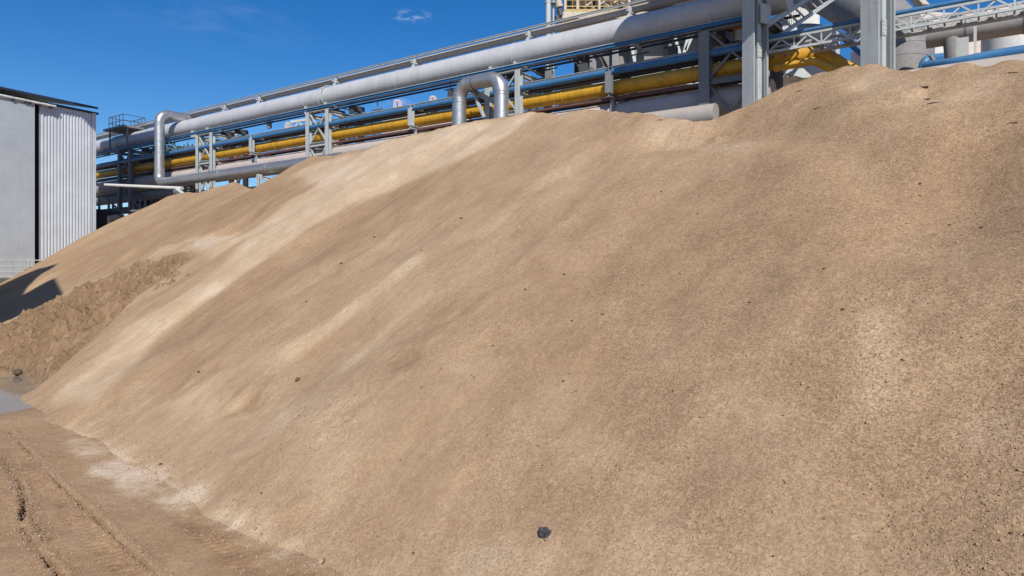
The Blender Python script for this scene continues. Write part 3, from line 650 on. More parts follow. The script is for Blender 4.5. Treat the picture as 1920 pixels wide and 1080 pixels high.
# middle girder : pale channel, blue pipe, dark pipes
mz = RZ(1059, 143, .1)
t = thing('channel_beam', 'pale grey channel beam running over the thick blue pipe', 'beam', R(SR, .1, mz))
MB().hbeam(R(RS(1440, .1), .3, mz+.03), R(SL, .3, mz+.03), .16, .14, .02).build('beam_section', M['steel'], t)
long_pipe('blue_pipe', 'thick blue pipe running mid-height through the rack', 'pipe', 1059, 151, .02, .17, M['blue'], s0=RS(1440,.02), band=7, seg=16)
long_pipe('dark_pipe', 'dark thin pipe behind the blue pipe', 'pipe', 1059, 152, 1.3, .15, M['midsteel'], s0=RS(1500,1.3), seg=14)
long_pipe('red_pipe', 'dark red pipe just below the blue pipe', 'pipe', 680, 226, 1.0, .1, M['redpipe'], s0=RS(1500,1.0), seg=12)
long_pipe('return_pipe', 'blackened pipe at the back of the rack, level with the blue pipe', 'pipe', 680, 219, 2.4, .16, M['darksteel'], s0=RS(1500,2.4), seg=12)
long_pipe('cable_tray', 'dark cable tray at the back of the rack above the yellow pipe', 'tray', 1059, 160, 2.7, .2, M['darksteel'], s0=RS(1500,2.7), seg=4)
# yellow pipe and its companion
yw = .6; yz = RZ(1059, 181, yw); yr = .37
yt = thing('yellow_pipe', 'yellow painted pipe running the length of the rack and bending down at its right end', 'pipe', R(RS(1540, yw), yw, yz))
sB = RS(1535, yw)
yp = fillet([R(SL, yw, yz), R(sB, yw, yz), R(sB, yw, yz)+NB*(-1.5)+D*(-2.2)+Vector((0,0,-1.6)), ], .6, 5)
yend = UP(1700, 198, 27.6)
yp = fillet([R(SL, yw, yz), R(sB+.0, yw, yz), yend], .8, 6)
MB().tube(yp, yr, 24).build('pipe_shell', M['yellow'], yt)
for px in (300, 520, 700, 880, 1058, 1168, 1258, 1300, 1500):
    s = RS(px, yw); MB().tube([R(s-.04, yw, yz), R(s+.04, yw, yz)], yr+.025, 24).build('flange', M['yellow'], yt)
dv_ = (yend-R(sB, yw, yz)).normalized()
for q in (.75, 1.9, 3.3): 
    c_ = R(sB, yw, yz)+dv_*q; MB().tube([c_-dv_*.04, c_+dv_*.04], yr+.025, 24).build('flange', M['yellow'], yt)
zz = RZ(1530, 113, .1)
yp2 = fillet([R(RS(1452, .1), .1, zz-.05), R(RS(1525, .1), .1, zz), UP(1610, 152, 27.4)], .5, 6)
t = thing('branch_pipe', 'thinner yellow pipe below the bend of the yellow main', 'pipe', yp2[0]); MB().tube(yp2, .17, 16).build('pipe_shell', M['yellow'], t)
long_pipe('rusty_pipe', 'thin dark red pipe slung beneath the yellow pipe', 'pipe', 1059, 200, .3, .075, M['redpipe'], s0=RS(1440,.3), seg=12)
long_pipe('black_pipe', 'blackened pipe behind and below the yellow pipe', 'pipe', 1059, 203, 1.6, .12, M['darksteel'], s0=RS(1440,1.6), seg=12)
# pink dusty main low down
pw = .9; pz = RZ(700, 264, pw)-.72
long_pipe('low_pipe', 'very fat dusty pinkish pipe low in the rack, partly buried behind the pile crest', 'pipe', 700, HZ-(pz-CH)*F/R(RS(700,pw),pw,0).y, pw, .72, M['pink'], band=11, s0=RS(1450, pw))
cz_ = RZ(1740, 127, -.9)-.8
t = thing('crest_pipe', 'very fat dusty pinkish pipe lying along the crest at the right edge', 'pipe', R(RS(1700, -.9), -.9, cz_)); MB().tube([R(RS(1690, -.9), -.9, cz_), R(RS(2100, -.9), -.9, cz_)], .8, 28).build('pipe_shell', M['dusty'], t)
# open-ended fat pipe near the crest
ow = -.7; oz = RZ(1340, 194, ow)-.5
t = thing('stub_pipe', 'short dusty pipe with a blunt end lying behind the crest beside the grey column', 'pipe', R(RS(1343, ow), ow, oz))
MB().tube([R(RS(1343, ow), ow, oz), R(RS(1150, ow), ow, oz)], .5, 28).build('pipe_shell', M['dusty'], t)
# silver pipe with the tall riser at the left
fw = -1.25; fz0 = RZ(340, 338, fw); ztop = RZ(298, 213, fw)
sr = RS(299, fw); pts = fillet([R(RS(640, fw), fw, fz0), R(sr, fw, fz0), R(sr, fw, ztop), R(sr, fw, ztop)+NB*5.0], .75, 8)
t = thing('riser_pipe', 'silver pipe rising in front of the rack at the left and turning back over it', 'pipe', R(sr, fw, fz0))
MB().tube(pts, .4, 28).build('pipe_shell', M['galv'], t)
for q in (fz0+.78, ztop-.78, (fz0+ztop)/2+.6): MB().tube([R(sr, fw, q-.03), R(sr, fw, q+.03)], .42, 28).build('seam_band', M['galv'], t)
for q in (.9, 2.4, 4.2): MB().tube([R(sr, fw, ztop)+NB*(q-.03), R(sr, fw, ztop)+NB*(q+.03)], .42, 28).build('seam_band', M['galv'], t)
for px in (415, 505): MB().tube([R(RS(px, fw)-.04, fw, fz0), R(RS(px, fw)+.04, fw, fz0)], .42, 28).build('seam_band', M['galv'], t)
# expansion loop above the crest
lw = -1.3; zt = RZ(900, 153, lw); sa_, sb_ = RS(861, lw), RS(940, lw)
pts = fillet([R(sa_, lw, zt-6), R(sa_, lw, zt), R(sb_, lw, zt), R(sb_, lw, zt-6)], .78, 9)
t = thing('expansion_loop', 'silver inverted U-shaped pipe loop standing out of the pile crest', 'pipe', R((sa_+sb_)/2, lw, zt-6))
MB().tube(pts, .40, 32).build('pipe_shell', M['galv'], t)
for s_ in (sa_, sb_):
    for q in (zt-.8, zt-.95): MB().tube([R(s_, lw, q-.015), R(s_, lw, q+.015)], .418, 32).build('seam_band', M['galv'], t)
sm = (sa_*.62+sb_*.38); MB().tube([R(sm-.02, lw, zt), R(sm+.02, lw, zt)], .418, 32).build('seam_band', M['redpipe'], t)
for k in range(4):
    a = math.radians(15+20*k); c_ = R(sa_, lw, zt)+D*(-.78)+Vector((0,0,-.78)); r_ = .78
    # lobster-back seams on the left elbow
    q = c_ + D*(r_*math.cos(a)) + Vector((0,0,r_*math.sin(a))); dd = (D*(-math.sin(a))+Vector((0,0,math.cos(a)))).normalized()
    MB().tube([q-dd*.012, q+dd*.012], .412, 32).build('elbow_seam', M['galv'], t)

for nm, lb, px, py, w_, r_, mt, e_ in (('steam_pipe','thin pale pipe tucked behind the yellow pipe',1059,172,1.5,.09,'dusty',1440),('conduit_pipe','thin dark conduit between the blue and yellow pipes',1059,163,.9,.06,'darksteel',1440),
        ('cable_conduit','thin dark conduit just under the blue edge beam',1059,112,.8,.06,'darksteel',1400),('air_pipe','thin grey pipe just above the low pinkish pipe',700,256,1.3,.09,'midsteel',1440),('signal_conduit','thin dark conduit at the back of the rack near the top',1059,118,2.8,.07,'darksteel',1500)):
    long_pipe(nm, lb, 'pipe', px, py, w_, r_, M[mt], s0=RS(e_, w_), seg=8)
# small fittings hung in the rack: junction boxes with drop conduits
for i, (px, py) in enumerate(((505,236),(660,206),(708,214),(845,176),(1030,140),(1095,128),(1200,112),(1262,98),(440,262),(352,285))):
    c_ = RP(px, py, 1.1); t = thing('junction_box', 'small dark junction box hung in the pipe rack on a short drop conduit', 'box', c_, 'junction boxes hung along the pipe rack')
    MB().box(c_, D*(.16+.05*(i%3)), NB*.12, Vector((0,0,.2+.04*(i%2)))).build('box_body', M['darksteel' if i%2 else 'midsteel'], t)
    MB().tube([c_+Vector((0,0,.15)), c_+Vector((0,0,.9))], .035, 6).build('conduit', M['midsteel'], t)
    MB().bar(c_+D*.5+Vector((0,0,.3)), c_-D*.5+Vector((0,0,.3)), .06).build('support_bar', M['darksteel'], t)
# trestle towers --------------------------------------------------------------
def make_tower(s, label, mat, wid=2.1, lw_=.34, top_z=None, group='steel trestle towers of the pipe rack'):
    c = R(s, 0, 0); t = thing('trestle_tower', label, 'trestle', c, group)
    tz_ = gz-br-.35; h = wid/2; lo = -1.0
    low = yz-.62
    for sx in (-h, h):
        for ww in (0, 3.0):
            MB().hbeam(R(s+sx, ww, lo), R(s+sx, ww, tz_-.16), lw_, lw_*.95, .04, up=NB).build('leg', mat, t)
    for ww in (0, 3.0):
        MB().hbeam(R(s-h-.25, ww, tz_), R(s+h+.25, ww, tz_), .3, .3, .035).build('top_beam', mat, t)
        MB().hbeam(R(s-h+lw_/2, ww, low), R(s+h-lw_/2, ww, low), .24, .28, .03).build('cross_beam', mat, t)
        for a, b in (((-h+.2, low+.2), (h-.2, tz_-.25)), ((h-.2, low+.2), (-h+.2, tz_-.25))):
            k = .04 if a[0] > 0 else -.04
            MB().bar(R(s+a[0], ww+k, a[1]), R(s+b[0], ww+k, b[1]), .09, .09).build('brace', mat, t)
        for a, b in (((-h+.2, low-.2), (h-.2, low-3)), ((h-.2, low-.2), (-h+.2, low-3))):
            k = .04 if a[0] > 0 else -.04
            MB().bar(R(s+a[0], ww+k, a[1]), R(s+b[0], ww+k, b[1]), .09, .09).build('brace', mat, t)
    for sx in (-h, h):
        for zz_ in (tz_-.32, mz-.35, low):
            MB().hbeam(R(s+sx, lw_/2, zz_), R(s+sx, 3-lw_/2, zz_), .2, .26, .03).build('bearer', mat, t)
        MB().bar(R(s+sx, .2, low+.2), R(s+sx, 2.8, mz-.5), .09).build('brace', mat, t)
        MB().hbeam(R(s+sx, -.2, tz_+.16), R(s+sx, 3.9, tz_+.16), .2, .02+.01, .01).build('bearing_plate', mat, t)
        MB().box(R(s+sx, 2.6, tz_+.35), D*.25, NB*.5, Vector((0,0,.18))).build('bearing_block', M['darksteel'], t)
    return t
make_tower(RS(235, 0), 'dark shaded steel trestle tower nearest the metal building', M['midsteel'])  # darker steel than its neighbours: this tower's shade is in the colour
make_tower(RS(385, 0), 'pale steel trestle tower just right of the tall silver riser pipe', M['steel'])
make_tower(RS(597, 0), 'pale steel trestle tower where the fat pinkish pipe meets the sand', M['steel'])
make_tower(RS(944, 0), 'pale steel trestle tower behind the U-shaped pipe loop', M['steel'])
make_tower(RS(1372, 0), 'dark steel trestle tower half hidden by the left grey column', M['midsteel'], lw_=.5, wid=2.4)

def yoke(px, label, mat, drop=1.9):
    s = RS(px, -.1); t = thing('pipe_hanger', label, 'bracket', R(s, -.1, yz-.6), 'brackets that hold the yellow pipe between the towers')
    MB().hbeam(R(s, -.25, mz-.17), R(s, 2.6, mz-.17), .26, .24, .03).build('top_arm', mat, t)
    MB().hbeam(R(s, -.15, mz-.3), R(s, -.15, yz-.42), .34, .26, .03, up=NB).build('post', mat, t)
    MB().hbeam(R(s, -.25, yz-.52), R(s, 2.6, yz-.52), .26, .2, .03).build('bottom_arm', mat, t)
    MB().hbeam(R(s, .3, yz-.63), R(s, .3, yz-.63-drop), .24, .24, .03, up=NB).build('stub', mat, t)
    return t
yoke(473, 'pale steel bracket around the yellow pipe between the two towers at the left', M['steel'], .5)
yoke(772, 'pale steel bracket around the yellow pipe left of the U-shaped loop', M['steel'], .5)
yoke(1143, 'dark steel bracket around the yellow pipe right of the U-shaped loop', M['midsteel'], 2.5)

# platform with guard rail on the far left of the big pipe
ps0, ps1 = RS(224, .9), RS(262, .9); pzz = gz+br+.32
t = thing('access_platform', 'small steel platform with guard rail on top of the fat grey pipe', 'platform', R((ps0+ps1)/2, .9, pzz))
MB().box(R((ps0+ps1)/2, .5, pzz), D*((ps0-ps1)/2), NB*1.1, Vector((0,0,.09))).build('deck', M['midsteel'], t)
m1 = MB(); 
for f in np.linspace(0, 1, 5):
    s_ = ps0+(ps1-ps0)*(.25+.7*f); m1.bar(R(s_, -.5, pzz), R(s_, -.5, pzz+1.1), .05); m1.bar(R(s_, 1.5, pzz), R(s_, 1.5, pzz+1.1), .05)
for hh in (.55, 1.1):
    for ww in (-.5, 1.5): m1.bar(R(ps0+(ps1-ps0)*.25, ww, pzz+hh), R(ps0+(ps1-ps0)*.95, ww, pzz+hh), .05)
    for f in (.25, .95): m1.bar(R(ps0+(ps1-ps0)*f, -.5, pzz+hh), R(ps0+(ps1-ps0)*f, 1.5, pzz+hh), .05)
m1.build('guard_rail', M['darksteel'], t)
for s_ in (ps0-.3, ps1+.3): MB().bar(R(s_, -.1, ez), R(s_, -.1, pzz), .12).build('post', M['midsteel'], t)
# bright pipe from building to the sand
a, b = UP(160, 345, 57.5), UP(342, 353, 53)
t = thing('white_pipe', 'straight shiny white pipe between the metal building and the sand', 'pipe', a)
MB().tube([a, b], .13, 14).build('pipe_shell', M['white'], t); MB().bar(b+Vector((-.5,0,.02)), b+Vector((.6,-.1,-.75)), .16).build('end_bracket', M['white'], t)
# small L-bracket sticking out of the sand
bA = UP(486, 352, 47.5); t = thing('angle_post', 'short white steel post with an arm poking out beneath the silver pipe', 'post', bA)
MB().hbeam(bA+Vector((0,0,-3)), bA+Vector((0,0,.95)), .3, .25, .03, up=NB).build('post', M['steel'], t); MB().hbeam(bA+Vector((.1,.1,.75)), bA+Vector((1.6,1.0,.45)), .22, .22, .03).build('arm', M['steel'], t)
a, b = UP(1005-118, 172, 37.5), UP(908, 220, 37)
t = thing('leaning_strut', 'slanting steel strut seen through the U-shaped loop', 'strut', b); MB().bar(a, b, .14).build('strut_bar', M['steel'], t)
MB().hbeam(UP(882, 168, 37.8), UP(925, 190, 36.9), .25, .25, .03).build('strut_arm', M['steel'], t)

# ------------------------------------------------------------------ two heavy columns with the gallery they carry
cx = Vector((.47, -.883, 0)); cy = Vector((.883, .47, 0))     # flange faces look along +-cy, web faces cx
def column(px, w, wid, dep, label, mat):
    q = R(RS(px, w), w, 0); t = thing('steel_column', label, 'column', q, 'heavy columns of the overhead gallery')
    zb, zt_ = -.5, 17.08
    m = MB(); tk = .05
    for k in (-1, 1): m.box(q+cy*k*(wid/2-tk/2)+Vector((0,0,(zb+zt_)/2)), cy*tk/2, cx*dep/2, Vector((0,0,(zt_-zb)/2)))
    m.box(q+Vector((0,0,(zb+zt_)/2)), cy*(wid/2-tk), cx*.03, Vector((0,0,(zt_-zb)/2)))
    m.box(q+cx*dep*.25+Vector((0,0,(zb+zt_)/2)), cy*.1, cx*.06, Vector((0,0,(zt_-zb)/2)))
    m.build('h_section', mat, t)
    for zz_ in (12.4, 14.6):
        pm_ = MB(); pm_.box(q+cx*(dep*.25+.075)+Vector((0,0,zz_)), cy*.13, cx*.012, Vector((0,0,.3)))
        for k in (-1, 1):
            for u_ in (-.22, -.08, .08, .22): pm_.tube([q+cx*(dep*.25+.085)+cy*k*.08+Vector((0,0,zz_+u_)), q+cx*(dep*.25+.115)+cy*k*.08+Vector((0,0,zz_+u_))], .022, 6)
        pm_.build('splice_plate', mat, t)
    MB().tube([q+cx*(dep*.5)+cy*(wid*.5-.14)+Vector((0,0,0)), q+cx*(dep*.5)+cy*(wid*.5-.14)+Vector((0,0,17))], .03, 6).build('cable_conduit', M['midsteel'], t)
    return t, q
ca_, qa = column(1416, -1.6, .85, .62, 'left of two massive light grey steel columns rising from the crest', M['steel'])
cb_, qb = column(1646, -1.6, 1.02, .72, 'right of two massive light grey steel columns, standing behind the mound top', M['steel'])
bz = CH+(HZ-30)/F*qa.y
MB().box(qa+cx*.35+cy*.2+Vector((0,0,bz)), cy*.28, cx*.04, Vector((0,0,.4))).build('gusset_plate', M['steel'], ca_)
# ladder truss from column A up to the right
a = qa+cy*.55+Vector((0,0,bz-.35)); b = UP(1560, -32, 33)
t = thing('ladder_tray', 'inclined steel ladder tray climbing right from the left column', 'tray', a)
off = Vector((.9, .9, -.15)); m = MB(); m.bar(a, b, .16, .2); m.bar(a+off, b+off, .12, .16); m.build('side_rail', M['steel'], t)
m = MB()
for k in range(1, 10): p_ = a+(b-a)*k/10; m.bar(p_, p_+off, .07, .05)
m.build('rungs', M['steel'], t)
# overhead gallery (above the frame) whose shadow falls over the rack
s0_, s1_ = RS(1665, -2), RS(1262, bw)-2.6
t = thing('overhead_gallery', 'enclosed conveyor gallery carried by the two heavy columns', 'gallery', R(s0_, -2, 18.4))
MB().box(R((s0_+s1_)/2, -2.9, 19.2), D*((s1_-s0_)/2), NB*2.7, Vector((0,0,2.1))).build('gallery_wall', M['clad'], t)
MB().box(R((s0_+s1_)/2, -2.9, 21.4), D*((s1_-s0_)/2+.2), NB*2.9, Vector((0,0,.08))).build('gallery_roof', M['roof'], t)

# lattice bridge with blue pipe to the right
lw2 = -.6; zt2 = RZ(1900, 4, lw2)-.12; zt2 = RZ(1676, 33, lw2); zb2 = RZ(1676, 57, lw2)
t = thing('lattice_bridge', 'pale steel lattice truss running off to the upper right', 'truss', R(RS(1440, lw2), lw2, zb2))
sL, sR_ = RS(1440, lw2), RS(2050, lw2)
for ww in (lw2, lw2+1.0):
    MB().bar(R(sL, ww, zt2), R(sR_, ww, zt2), .1, .09).build('top_chord', M['steel'], t)
    MB().bar(R(sL, ww, zb2), R(sR_, ww, zb2), .1, .09).build('bottom_chord', M['steel'], t)
n = 10
for ww in (lw2, lw2+1.0):
    m = MB()
    for k in range(n):
        s1 = sL+(sR_-sL)*k/n; s2 = sL+(sR_-sL)*(k+1)/n; sm = (s1+s2)/2
        m.bar(R(s1, ww, zb2+.045), R(s1, ww, zt2-.045), .055); m.bar(R(s1-.02, ww+.01, zb2+.03), R(sm, ww+.01, zt2-.04), .06); m.bar(R(sm, ww-.02, zt2-.04), R(s2+.02, ww-.02, zb2+.03), .06)
    m.build('lattice_bars', M['steel'], t)
m = MB()
for k in range(n*2): s1 = sL+(sR_-sL)*k/n/2; m.bar(R(s1, lw2+.05, zb2), R(s1, lw2+.95, zb2), .06)
m.build('floor_bars', M['midsteel'], t)
t = thing('bright_blue_pipe', 'bright blue pipe lying on top of the lattice truss', 'pipe', R(sL, lw2, zt2+.12)); MB().tube([R(sL, lw2, zt2+.14), R(sR_, lw2, zt2+.14)], .09, 14).build('pipe_shell', M['blue'], t)
t = thing('tray_pipe', 'pale thin pipe slung under the lattice truss', 'pipe', R(sL, lw2, zb2-.2)); MB().tube([R(RS(1520,lw2), lw2+.3, zb2-.18), R(sR_, lw2+.3, zb2-.18)], .08, 12).build('pipe_shell', M['dusty'], t)
for k in range(9): s1 = RS(1540, lw2)+(sR_-RS(1540, lw2))*k/9; MB().box(R(s1, lw2+.3, zb2-.14), D*.08, NB*.14, Vector((0,0,.06))).build('pipe_clip', M['midsteel'], t)

# ------------------------------------------------------------------ metal building at the left
wt = Vector((.431, .902, 0)).normalized(); wn = Vector((.902, -.431, 0)).normalized(); C0 = Vector((-34.4, 55, 0))
def WB(q, pr, z): return C0 - wt*q + wn*pr + Vector((0,0,z))
def WQ(px):
    r = (px-960)/F; return (C0.x - r*C0.y)/(wt.x - r*wt.y)
eave = CH+292/F*55
t = thing('metal_building', 'tall light grey metal building at the left with a sliding door and ribbed cladding', 'building', C0)
q1, q2, qe = WQ(75), WQ(60), WQ(0)+14
mb = MB(); pr = .24; q = .32; prof = []
while q < q1:
    prof += [(q, .0), (q+pr*.30, .0), (q+pr*.42, .075), (q+pr*.86, .075)]; q += pr
prof.append((q1, 0)); zt_ = eave-.45
vs = [WB(a_, b_, z_) for a_, b_ in prof for z_ in (-.3, zt_)]
mb.add(vs, [(2*i, 2*i+1, 2*i+3, 2*i+2) for i in range(len(prof)-1)]); mb.build('ribbed_wall', M['clad'], t)
MB().box(WB(.15, -.02, zt_/2), wt*.17, wn*.12, Vector((0,0,zt_/2))).build('corner_trim', M['clad'], t)
MB().box(WB((q1+qe)/2, -.5, zt_/2), wt*(qe-q1)/2, wn*.2, Vector((0,0,zt_/2))).build('recess_wall', M['dark'], t)  # recess and jamb near-black: shade beside the door put into the colour
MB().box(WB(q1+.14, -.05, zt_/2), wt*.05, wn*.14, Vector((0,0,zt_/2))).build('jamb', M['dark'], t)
dr = MB(); dz = CH+(HZ-193)/F*WB(q2,0,0).y
dr.box(WB((q2+qe)/2, .3, dz/2), wt*(qe-q2)/2, wn*.05, Vector((0,0,dz/2))); door = dr.build('sliding_door', M['door'], t)
for k in range(6): MB().box(WB((q2+qe)/2, .352, 2+k*2.3), wt*((qe-q2)/2-.02), wn*.004, Vector((0,0,.008))).build('panel_seam', M['steel'], door)
tr = MB(); tr.tube([WB(WQ(98), .42, eave-.62), WB(qe, .42, eave-.62)], .11, 12); tr.build('door_track', M['white'], t)
for px in (18, 42, 50, 68, 90): MB().box(WB(WQ(px), .38, eave-.62), wt*.1, wn*.12, Vector((0,0,.18))).build('track_bracket', M['dark'], t)
mb = MB(); vs = []; q = .12; i = 0
while q < qe: vs.append(q); q += .13
rf = []
for i, q in enumerate(vs):
    hh = .05 if i % 2 else -.01
    for pr_, dz_ in ((.62, -.05), (-7, 1.4), (-15, 0)): rf.append(WB(q, pr_, eave+hh+dz_))
    for pr_, dz_ in ((.62, -.12), (-7, 1.32), (-15, -.08)): rf.append(WB(q, pr_, eave+dz_-.05))
fs = []
for i in range(len(vs)-1):
    a_ = i*6; b_ = a_+6
    fs += [(a_, a_+1, b_+1, b_), (a_+1, a_+2, b_+2, b_+1), (a_+3, b_+3, b_+4, a_+4), (a_+4, b_+4, b_+5, a_+5), (a_, b_, b_+3, a_+3)]
fs += [(0, 3, 4, 1), (1, 4, 5, 2)]
mb.add(rf, fs); mb.build('roof', M['roof'], t)
MB().box(WB((qe-.3)/2, .05, eave-.42), wt*(qe/2+.1), wn*.03, Vector((0,0,.09))).build('eave_fascia', M['dark'], t)
MB().box(WB(.1, -7.5, zt_/2), wt*.1, wn*7.3, Vector((0,0,zt_/2))).build('end_wall', M['clad'], t)
MB().box(WB(qe/2, -15, zt_/2), wt*(qe/2), wn*.1, Vector((0,0,zt_/2))).build('back_wall', M['clad'], t)
MB().bar(WB(.32, .1, 1), WB(.32, .1, zt_-1), .05).build('downpipe', M['steel'], t)
# retaining wall and railing before it
za = CH-(522-HZ)/F*44
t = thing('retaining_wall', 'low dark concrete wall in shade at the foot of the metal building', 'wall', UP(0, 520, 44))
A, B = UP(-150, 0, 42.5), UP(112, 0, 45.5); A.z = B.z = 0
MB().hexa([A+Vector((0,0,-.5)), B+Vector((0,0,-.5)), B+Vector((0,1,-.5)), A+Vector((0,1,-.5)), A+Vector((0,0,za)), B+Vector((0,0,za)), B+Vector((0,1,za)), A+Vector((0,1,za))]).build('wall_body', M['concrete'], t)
t = thing('railing', 'pale tubular railing on top of the dark wall beside the metal building', 'railing', A+Vector((0,0,za)))
m = MB(); m2 = MB()
for f in np.linspace(0, 1, 9): p_ = A.lerp(B, f)+Vector((0,.2,za)); m.tube([p_, p_+Vector((0,0,1.2))], .045, 6)
for hh in (.12, .45, .8, 1.2): m2.tube([A+Vector((0,.2,za+hh)), B+Vector((0,.2,za+hh))], .042, 6)
m.build('posts', M['railing'], t); m2.build('rails', M['railing'], t)

# ------------------------------------------------------------------ added off-frame blockers, shaped to shade the left side
def caster_from_shadow(name, label, poly, yplane, thick, mat):
    vs = []
    for (x, y, z) in poly:
        k = (y-yplane)/(-S.y); vs.append(Vector((x+S.x*k, yplane, z+S.z*k)))
    n = len(vs); back = [v+Vector((0,-thick,0)) for v in vs]
    cz = sum((v.z for v in vs))/n; cxx = min(v.x for v in vs)
    t = thing(name, label, 'gallery', Vector((cxx, yplane, 0)))
    MB().add(vs+back, [tuple(range(n)), tuple(reversed(range(n, 2*n)))]+[(i, i+n, (i+1)%n+n, (i+1)%n) for i in range(n)]).build('caster_body', mat, t)
    return t, vs
pl = lambda px, py: tuple(on_pile(px, py))
poly = [pl(110,494), pl(86,507), pl(43,553), pl(103,521), pl(118,553), pl(112,566), (-27,30,.0), (-42,33,0), (-42,40,.3), (-36,44,0), pl(78,502)]
gt, gv = caster_from_shadow('left_shadow_caster', 'added out-of-frame shadow caster left of the yard', poly, 11, 1.2, M['clad'])  # added caster, outline projected back from the shadow at the pile foot
for x_ in (-30, -38): MB().hbeam(Vector((x_, 10.4, -.2)), Vector((x_, 10.4, 18)), .4, .4, .04).build('leg', M['steel'], gt)
q = [RP(188,262,.2), RP(300,238,.2), RP(312,335,.2), RP(240,395,.2), RP(184,395,.2)]
gt, gv = caster_from_shadow('high_shadow_caster', 'added out-of-frame shadow caster high above the left of the yard', [tuple(v) for v in q], 36, 1.0, M['clad'])  # added caster, outline projected back from the shadow on the left pipes
MB().hbeam(Vector((-42, 35.5, 0)), Vector((-42, 35.5, 36)), .5, .5, .04).build('leg', M['steel'], gt); MB().bar(Vector((-42, 35.5, 36)), Vector((-29, 35.5, 36)), .4).build('arm', M['steel'], gt)

t = thing('sky_blocker', 'added unseen dark block cutting sky light at the left of the yard', 'building', Vector((-44, 20, 0)))  # unseen block added to cut sky light on the shadowed sand
MB().box(Vector((-44, 21, 7)), (8,0,0), (0,16,0), (0,0,7.2)).build('hall_wall', M['greywall'], t)
MB().box(Vector((-44, 21, 14.5)), (8.4,0,0), (0,16.4,0), (0,0,.2)).build('blocker_roof', M['roof'], t)
# ------------------------------------------------------------------ background
# slim masts and chimney
t = thing('mast', 'tall slender pale mast rising behind the pipes', 'mast', UP(1028, 600, 60)); p_ = UP(1028, 495, 60)
MB().tube([Vector((p_.x, 60, 0)), Vector((p_.x, 60, 45))], .24, 14).build('pole', M['steel'], t)
MB().tube([Vector((p_.x+.48, 60.3, 16)), Vector((p_.x+.48, 60.3, 45))], .09, 10).build('side_pipe', M['cream'], t)
for k in range(4): MB().box(Vector((p_.x+.2, 60.1, 22+k*5)), (.5,0,0), (0,.3,0), (0,0,.05)).build('clamp', M['midsteel'], t)
p_ = UP(440, 245, 92); t = thing('chimney', 'short pale chimney behind the left trestle towers', 'chimney', Vector((p_.x, 92, 0)))
MB().tube([Vector((p_.x, 92, 0)), Vector((p_.x, 92, p_.z))], .55, 18).build('shaft', M['white'], t); MB().tube([Vector((p_.x, 92, p_.z-.3)), Vector((p_.x, 92, p_.z))], .62, 18).build('rim', M['midsteel'], t)

# furnace building behind the rack
zb_ = 62
t = thing('furnace_building', 'dark open steel plant building behind the pipes, with an ochre railed walkway', 'industrial building', UP(1230, 520, zb_))
L0, L1 = UP(1056, 0, zb_).x, UP(1420, 0, zb_).x
def BX(name, px0, px1, py0, py1, z0, z1, mat, parent):
    a_, b_ = UP(px0, py0, z0), UP(px1, py1, z0)
    return MB().box(((a_.x+b_.x)/2, (z0+z1)/2, (a_.z+b_.z)/2), ((b_.x-a_.x)/2,0,0), (0,(z1-z0)/2,0), (0,0,(a_.z-b_.z)/2)).build(name, mat, parent)
BX('upper_wall', 1070, 1420, -220, 10, zb_+1, zb_+9, M['brown'], t)
BX('floor_slab', 1054, 1420, 22, 34, zb_-1, zb_+9.4, M['cream'], t)
BX('vessel_wall', 1130, 1400, 60, 150, zb_+2, zb_+8.5, M['greywall'], t)
for px in (1060, 1083, 1124, 1180): BX('column', px-2, px+2, -200, 22, zb_-.9, zb_-.6, M['cream'], t)
for px in (1112, 1154, 1188, 1260, 1330, 1385): BX('leg', px-6, px+6, 35, 560, zb_+1.0, zb_+1.6, M['midsteel'], t)
for a_, b_ in (((1050,100),(1130,140)), ((1068,100),(1108,150)), ((1110,80),(1150,150)), ((1120,90),(1145,140)), ((1180,70),(1192,125)), ((1262,60),(1280,120)), ((1295,50),(1282,100)), ((1310,40),(1285,95))):
    MB().bar(UP(*a_, zb_+.6), UP(*b_, zb_+.6), .28).build('brace', M['darksteel'] if a_[0] < 1170 else M['steel'], t)
BX('back_wall', 1078, 1420, 36, 178, zb_+9, zb_+10, M['brown'], t)
BX('lower_wall', 1200, 1470, 118, 175, zb_+3, zb_+8, M['pale'], t)
BX('lower_slab', 1060, 1330, 152, 158, zb_-.4, zb_+9, M['steel'], t)
m = MB(); zr = zb_-.8
base_y = 24
for px in range(1062, 1178, 12): m.bar(UP(px, base_y, zr), UP(px, base_y-24, zr), .07)
for dy in (3, 12, 24): m.bar(UP(1060, base_y-dy, zr), UP(1178, base_y-dy, zr), .09 if dy > 3 else .3)
for px in (1058,): 
    for dy in (12, 24): m.bar(UP(px, base_y-dy, zr), UP(px, base_y-dy, zr+6), .08)
m.build('walkway_railing', M['yrail'], t)
for px, py, r_ in ((1046, 2, .35), (1049, 18, .3), (1044, 30, .25)): MB().tube([UP(px, py, zr), UP(px+3, py+12, zr)], r_, 10).build('valve', M['darksteel'] if py > 10 else M['cream'], t)
m = MB()
for k in range(7): a_ = UP(1080+k*14, 16-k*2, zr+1); m.tube([a_, a_+Vector((.8,.3,.6 if k%2 else -.4))], .09, 8)
m.build('pipework', M['cream'], t)

# orange drum seen between tower and column
t = thing('orange_pipe', 'orange painted pipe piece left of the left column', 'pipe', RP(1385, 50, 1.6)); MB().tube([RP(1373, 51, 1.6), RP(1412, 43, 1.6)], .15, 14).build('pipe_shell', M['orange'], t)
t = thing('orange_stub', 'small orange pipe stub low beside the left column', 'pipe', RP(1390, 96, 1.6)); MB().tube([RP(1386, 98, 1.6), RP(1405, 94, 1.6)], .07, 12).build('pipe_shell', M['orange'], t)

